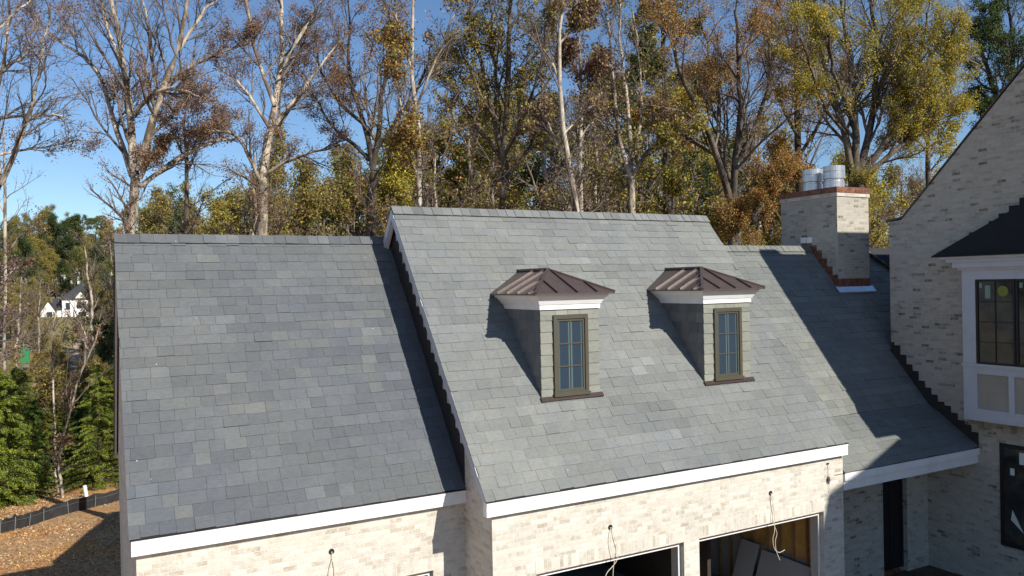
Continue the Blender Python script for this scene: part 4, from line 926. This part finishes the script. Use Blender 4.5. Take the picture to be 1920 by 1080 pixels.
hero('pine_tree', 52, [[(1250, 440, 16), (1250, 300, 14), (1247, 180, 12), (1245, 60, 8), (1243, -10, 5)], [(1247, 120, 7), (1220, 85, 6), (1195, 70, 4)], [(1246, 100, 7), (1280, 60, 6), (1310, 50, 4)], [(1247, 150, 6), (1215, 130, 5), (1180, 135, 3)], [(1245, 60, 6), (1220, 20, 5), (1200, 0, 4)], [(1248, 180, 6), (1290, 140, 5), (1320, 120, 3)]],
    'tall dark pine crown seen above and between the dormers', bark='bark_dark', seed=17, nleaf=40095, leafcols=DKGREEN, lt=.4, K=(10, 8, 6), leafsize=0.164)
hero('slender_tree', 50, [[(8, 720, 6), (9, 560, 6), (10, 430, 7), (8, 330, 5), (5, 230, 3)], [(10, 480, 4), (40, 440, 3), (70, 420, 2)], [(9, 400, 4), (-20, 350, 3), (-40, 320, 2)], [(9, 520, 4), (35, 500, 3), (55, 495, 2)]],
    'thin pale straight trunk at the far left before the distant pines', seed=18, nleaf=1093, K=(7, 5, 4), leafcols=BROWN)
hero('sapling', 43, [[(103, 880, 4.5), (104, 820, 4.5)], [(104, 820, 4.5), (100, 740, 4), (98, 650, 3.4), (103, 590, 3), (115, 560, 2)]], 'slim white sapling among the evergreens below the white house', seed=19, nleaf=546, K=(5, 4, 3), leafcols=BROWN)
hero('sapling', 41, [[(110, 875, 5.5), (118, 820, 5)], [(118, 820, 5), (135, 760, 4.4), (150, 700, 4), (180, 640, 3), (195, 600, 2)], [(120, 815, 4), (132, 770, 3), (133, 700, 2)], [(146, 715, 4), (165, 660, 4), (150, 600, 2)]], 'leaning forked sapling right of the slim white one', seed=20, nleaf=911, K=(6, 5, 3), leafcols=BROWN)

rng_ = np.random.default_rng(77); N_ = 70000
lx = rng_.uniform(-13, 2, N_); ly = rng_.uniform(10, 44, N_); kp = clump(np.stack([lx, ly, lx*0], -1), .8, 5) > rng_.uniform(.1, .75, N_); lx, ly = lx[kp], ly[kp]
lm_ = leaves('fallen_leaves', np.stack([lx, ly, ground_z(lx, ly)+.02], -1), .085, [(.55, .32, .14), (.66, .42, .20), (.42, .23, .11), (.72, .55, .33), (.33, .18, .09)], rng_, .012, .7, dirs=unit(rng_.normal(size=(len(lx), 3))*np.array([1, 1, .25])))
lo_ = bpy.data.objects.new('fallen_leaves', lm_); COL.objects.link(lo_); tag(lo_, 'brown fallen leaves scattered over the slope by the silt fence', 'fallen leaves', kind='stuff')
# ------------------------------------------------------------------ evergreens beside the silt fence
CM = [conifer_meshes(1, 8.0, 2.6, EVERG), conifer_meshes(2, 6.5, 2.5, EVERG), conifer_meshes(3, 7.0, 2.7, EVERG[:1]+GREEN), conifer_meshes(4, 7.5, 3.1, GREEN+OLIVE[:2]), conifer_meshes(5, 6.0, 3.0, EVERG[:2]+OLIVE)]
ev = [(180, 902, 45, 0, .86, 'evergreen with drooping sprays touching the left garage roof edge'), (150, 885, 50, 2, .80, 'dark evergreen hidden partly behind the drooping one'),
      (58, 925, 47, 2, .76, 'dense dark green conifer in the middle of the evergreen group'), (2, 950, 41, 1, 1.05, 'bright yellow green conifer at the left picture edge'),
      (-30, 900, 52, 0, 1.05, 'tall green conifer standing behind the bright one at the left edge'), (215, 870, 54, 1, 1.1, 'olive evergreen behind the garage roof edge, farthest of its group'), (100, 880, 56, 4, .8, 'small evergreen between the saplings'), (28, 905, 50, 3, .95, 'broad dull green evergreen between the two brightest at the left'), (84, 905, 49, 4, .72, 'low bushy olive evergreen with brown inner twigs, left of the slim sapling'), (205, 895, 48, 4, .9, 'bushy evergreen crowding the garage roof edge from behind')]
for i, (u, v, D, mi, sc, lab) in enumerate(ev):
    x, y = atxy(u, D); place('evergreen_tree', CM[mi], x, y, lab, 'conifer', 'evergreens behind the silt fence', i*1.3, sc)
# ------------------------------------------------------------------ mid-distance wood
KINDS = {'bare': [generic('bare', 0, 22), generic('bare', 1, 20), generic('bare', 3, 24)], 'rust': [generic('rust', 4, 19)], 'olive': [generic('olive', 5, 18), generic('olive', 6, 20)],
         'yellow': [generic('yellow', 7, 17)], 'brown': [generic('brown', 8, 17), generic('brown', 9, 20)], 'pine': [generic('pine', 10, 24), generic('pine', 11, 26)], 'green': [generic('green', 12, 16)], 'brush': [generic('brush', 13, 7), generic('brush', 14, 8)]}
HH = {k_: [max(float(np.percentile(np.array([v.co.z for v in m['leaves'].vertices]), 99.5)), 3) for m in L] for k_, L in KINDS.items()}
DESC = {'bare': ('bare_tree', 'bare grey branched tree', 'tree'), 'rust': ('oak_tree', 'rust leaved tree', 'tree'), 'olive': ('woodland_tree', 'olive leaved tree', 'tree'), 'yellow': ('woodland_tree', 'yellow green leaved tree', 'tree'),
        'brown': ('woodland_tree', 'brown leaved tree', 'tree'), 'pine': ('pine_tree', 'dark green pine', 'pine'), 'green': ('evergreen_tree', 'dark evergreen broadleaf tree', 'tree'), 'brush': ('understory_tree', 'low tangled understory tree', 'small tree')}
rg = random.Random(42); wood = []
def zone(u0, u1, n, D0, D1, vtop, jit, kinds):
    for i in range(n):
        u = u0+(u1-u0)*(i+rg.random())/n; D = rg.uniform(D0, D1); kd = rg.choice(kinds); vt = vtop(u)+rg.uniform(-jit, jit)
        x, y = atxy(u, D); zg = float(ground_z(x, y)); top = at(u, vt, D)[2]; Ht = max(3.0, top-zg)
        if 72 < u < 176 and D < 178 and vt < 612: Ht = max(2.5, at(u, 606+rg.uniform(0, 34), D)[2]-zg)
        if 44 < u < 74 and D < 86: Ht = max(1.5, min(Ht, at(u, 775, D)[2]-zg))
        kd = {'brush': 'brown'}.get(kd, kd) if Ht > 12 else kd; wood.append((kd, u, D, x, y, Ht))
flat = lambda v: (lambda u: v)
sk = lambda u: float(np.interp(u, [250, 330, 450, 600, 700, 800, 870, 950, 1050, 1300, 1500, 1700, 1900], [385, 370, 350, 290, 275, 240, 260, 150, 130, 150, 270, 290, 300]))
zone(255, 640, 11, 60, 95, sk, 20, ['brown', 'olive', 'brown', 'bare', 'olive', 'green'])
zone(600, 900, 10, 56, 90, sk, 20, ['olive', 'yellow', 'brown', 'pine', 'olive', 'yellow'])
zone(775, 880, 3, 62, 72, flat(238), 8, ['yellow', 'olive'])
zone(880, 1330, 10, 55, 95, sk, 40, ['pine', 'olive', 'brown', 'olive', 'pine', 'bare', 'yellow'])
zone(1300, 1850, 12, 60, 100, sk, 30, ['bare', 'brown', 'rust', 'olive', 'yellow', 'bare'])
zone(300, 1850, 16, 48, 75, lambda u: sk(u)*.3+270, 30, ['brush', 'brown', 'brush', 'olive', 'brown'])
zone(300, 1900, 9, 46, 62, lambda u: sk(u)-40, 70, ['bare', 'bare', 'bare', 'brown'])
zone(260, 1800, 26, 105, 155, lambda u: sk(u)*.25+280, 22, ['brown', 'olive', 'green', 'olive', 'pine'])
zone(240, 420, 6, 90, 130, flat(392), 12, ['olive', 'pine', 'brown'])
# left: valley and hillside with the white house
zone(-60, 215, 26, 205, 240, lambda u: 396+abs(u-90)*.2, 12, ['pine', 'pine', 'pine', 'olive', 'green'])
zone(-60, 240, 26, 178, 200, flat(462), 28, ['brown', 'olive', 'pine', 'olive', 'green'])
zone(-60, 80, 17, 125, 172, flat(540), 32, ['brown', 'olive', 'olive', 'green']); zone(168, 250, 10, 120, 172, flat(520), 30, ['green', 'olive', 'brown'])
zone(60, 180, 14, 135, 162, flat(610), 8, ['brown', 'olive', 'olive', 'green'])
zone(-60, 240, 14, 100, 118, flat(640), 20, ['brush', 'brush', 'green', 'olive']); zone(-50, 240, 24, 56, 95, flat(690), 26, ['brush', 'brown', 'brush', 'olive', 'olive'])
zone(175, 245, 5, 75, 110, flat(590), 25, ['bare', 'olive', 'brown', 'green'])
zone(-60, 70, 4, 80, 125, flat(480), 40, ['bare'])
zone(180, 240, 2, 80, 125, flat(450), 30, ['bare'])
def where(u, D):
    if u < 250: return 'around the white house' if D > 120 else 'in the valley left of the garage'
    if u < 720: return 'behind the left garage ridge'
    if u < 1330: return 'behind the middle roof ridge'
    return 'behind the chimney and link roof'
ORD = ['first', 'second', 'third', 'fourth', 'fifth', 'sixth', 'seventh', 'eighth', 'ninth', 'tenth', 'eleventh', 'twelfth', 'thirteenth', 'fourteenth', 'fifteenth', 'sixteenth', 'seventeenth', 'eighteenth', 'nineteenth', 'twentieth']
wood.sort(key=lambda t: t[1]); cnt = {}
for i, (kd, u, D, x, y, Ht) in enumerate(wood):
    nm, ds, cat = DESC[kd]; wh = where(u, D); far = 'distant ' if D > 120 else ('nearer ' if D < 62 else '')
    key = (far+ds, wh); cnt[key] = cnt.get(key, 0)+1
    j = rg.randrange(len(KINDS[kd])); o = ORD[min(cnt[key]-1, 19)]
    place(nm, KINDS[kd][j], x, y, '%s, %s from the left %s' % (far+ds, o, wh), cat, '%ss %s' % (far+ds, wh), rg.uniform(0, 6.28), Ht/HH[kd][j])

# ------------------------------------------------------------------ far white house and small things in the valley
hx, hy = atxy(120, 172); hz = float(ground_z(hx, hy))-1.3; wh_ = empty('white_house', (hx, hy, hz), 'far white stucco house with steep dark roofs among the trees on the hillside', 'house')
S = 172/F_PX      # metres per photo pixel there
fx = lambda u: (u-82)*S-4.5
def WH(b, name, mat, parent, lab=None):
    o = b.build(name, mat); o.parent = parent; return o
wh_.scale = (1, 1, .82)
b = MB()
b.box((fx(82), 0, -.5), (fx(105), 5, 3.6)); b.prism([(fx(85), 3.6), (fx(105), 3.6), (fx(95), 5.9)], 'y', 0, 5); b.box((fx(105), .8, -.5), (fx(124), 6, 3.5))
b.box((fx(117), .3, 1.0), (fx(160), 7, 6.3)); b.prism([(fx(137), 6.3), (fx(160), 6.3), (fx(148.5), 8.4)], 'y', .2, 7); b.box((fx(137), -.5, .4), (fx(142), .3, 3.4))
wall_ = WH(b, 'wall', 'stucco_white', wh_)
b = MB()
def roofslab(p, ya, yb_): b.prism(p, 'y', ya, yb_)
roofslab([(fx(83.5), 3.4), (fx(95), 6.0), (fx(95), 6.35), (fx(82), 3.4)], -.3, 5.2); roofslab([(fx(106.5), 3.4), (fx(95), 6.0), (fx(95), 6.35), (fx(108), 3.4)], -.3, 5.2)
b.v += [(fx(103), .5, 3.6), (fx(128), .5, 3.6), (fx(112), 4, 6.6), (fx(100), 4, 6.6)]; n = len(b.v)-4; b.c += [(1, 1, 1)]*4; b.f.append((n, n+1, n+2, n+3))
b.v += [(fx(112), -.1, 6.3), (fx(166), -.1, 6.3), (fx(158), 5, 10.8), (fx(148), 5, 10.6)]; n = len(b.v)-4; b.c += [(1, 1, 1)]*4; b.f.append((n, n+1, n+2, n+3))
b.v += [(fx(112), -.1, 6.3), (fx(148), 5, 10.6), (fx(112), 9, 6.3)]; n = len(b.v)-3; b.c += [(1, 1, 1)]*3; b.f.append((n, n+1, n+2))
roofslab([(fx(135.5), 6.1), (fx(148.5), 8.5), (fx(148.5), 8.9), (fx(134), 6.1)], -.1, 6); roofslab([(fx(161.5), 6.1), (fx(148.5), 8.5), (fx(148.5), 8.9), (fx(163), 6.1)], -.1, 6)
WH(b, 'roof', 'far_shingle', wh_)
for (a, c2, z0, z1, yy) in ((92, 101, 1.9, 3.1, -.03), (123, 130, 3.6, 5.4, .27), (142, 150, 3.9, 5.6, .17), (151, 157, 3.9, 5.6, .17), (144, 157, .3, 2.9, .17)):
    b = MB(); b.box((fx(a), yy-.08, z0), (fx(c2), yy, z1)); f_ = WH(b, 'window_frame', 'black_frame', wh_)
    b = MB(); b.box((fx(a)+.12, yy-.1, z0+.12), (fx(c2)-.12, yy-.082, z1-.12)); WH(b, 'pane', 'window_glass', f_)
x, y = atxy(41, 124); z = float(ground_z(x, y)); b = MB(); b.box((x-.8, y-.5, z), (x+.8, y+.5, z+2.3)); bn = b.build('portable_toilet', 'green_plastic'); tag(bn, 'small green portable toilet beside the road in the valley', 'portable toilet')
b = MB(); b.prism([(x-.9, z+2.3), (x+.9, z+2.3), (x, z+2.6)], 'y', y-.55, y+.55); r_ = b.build('roof', 'green_plastic', bn)
b = MB(); b.box((x-.35, y-.53, z+.1), (x+.35, y-.505, z+2.1)); b.build('door', 'green_plastic', bn)
x, y = atxy(58, 85); z = float(ground_z(x, y)); b = MB(); b.tube([(x, y, z-.1), (x, y, z+.1), (x, y, z+.5), (x, y, z+.95), (x, y, z+1.0)], [.30, .32, .34, .32, .28], 14)
bn = b.build('barrel', 'red_plastic', smooth=True); tag(bn, 'small bright red barrel showing above the evergreens in the valley', 'barrel')
for h_ in (.3, .65):
    b = MB(); b.tube([(x, y, z+h_), (x, y, z+h_+.04)], .355, 14); b.build('hoop', 'red_plastic', bn)
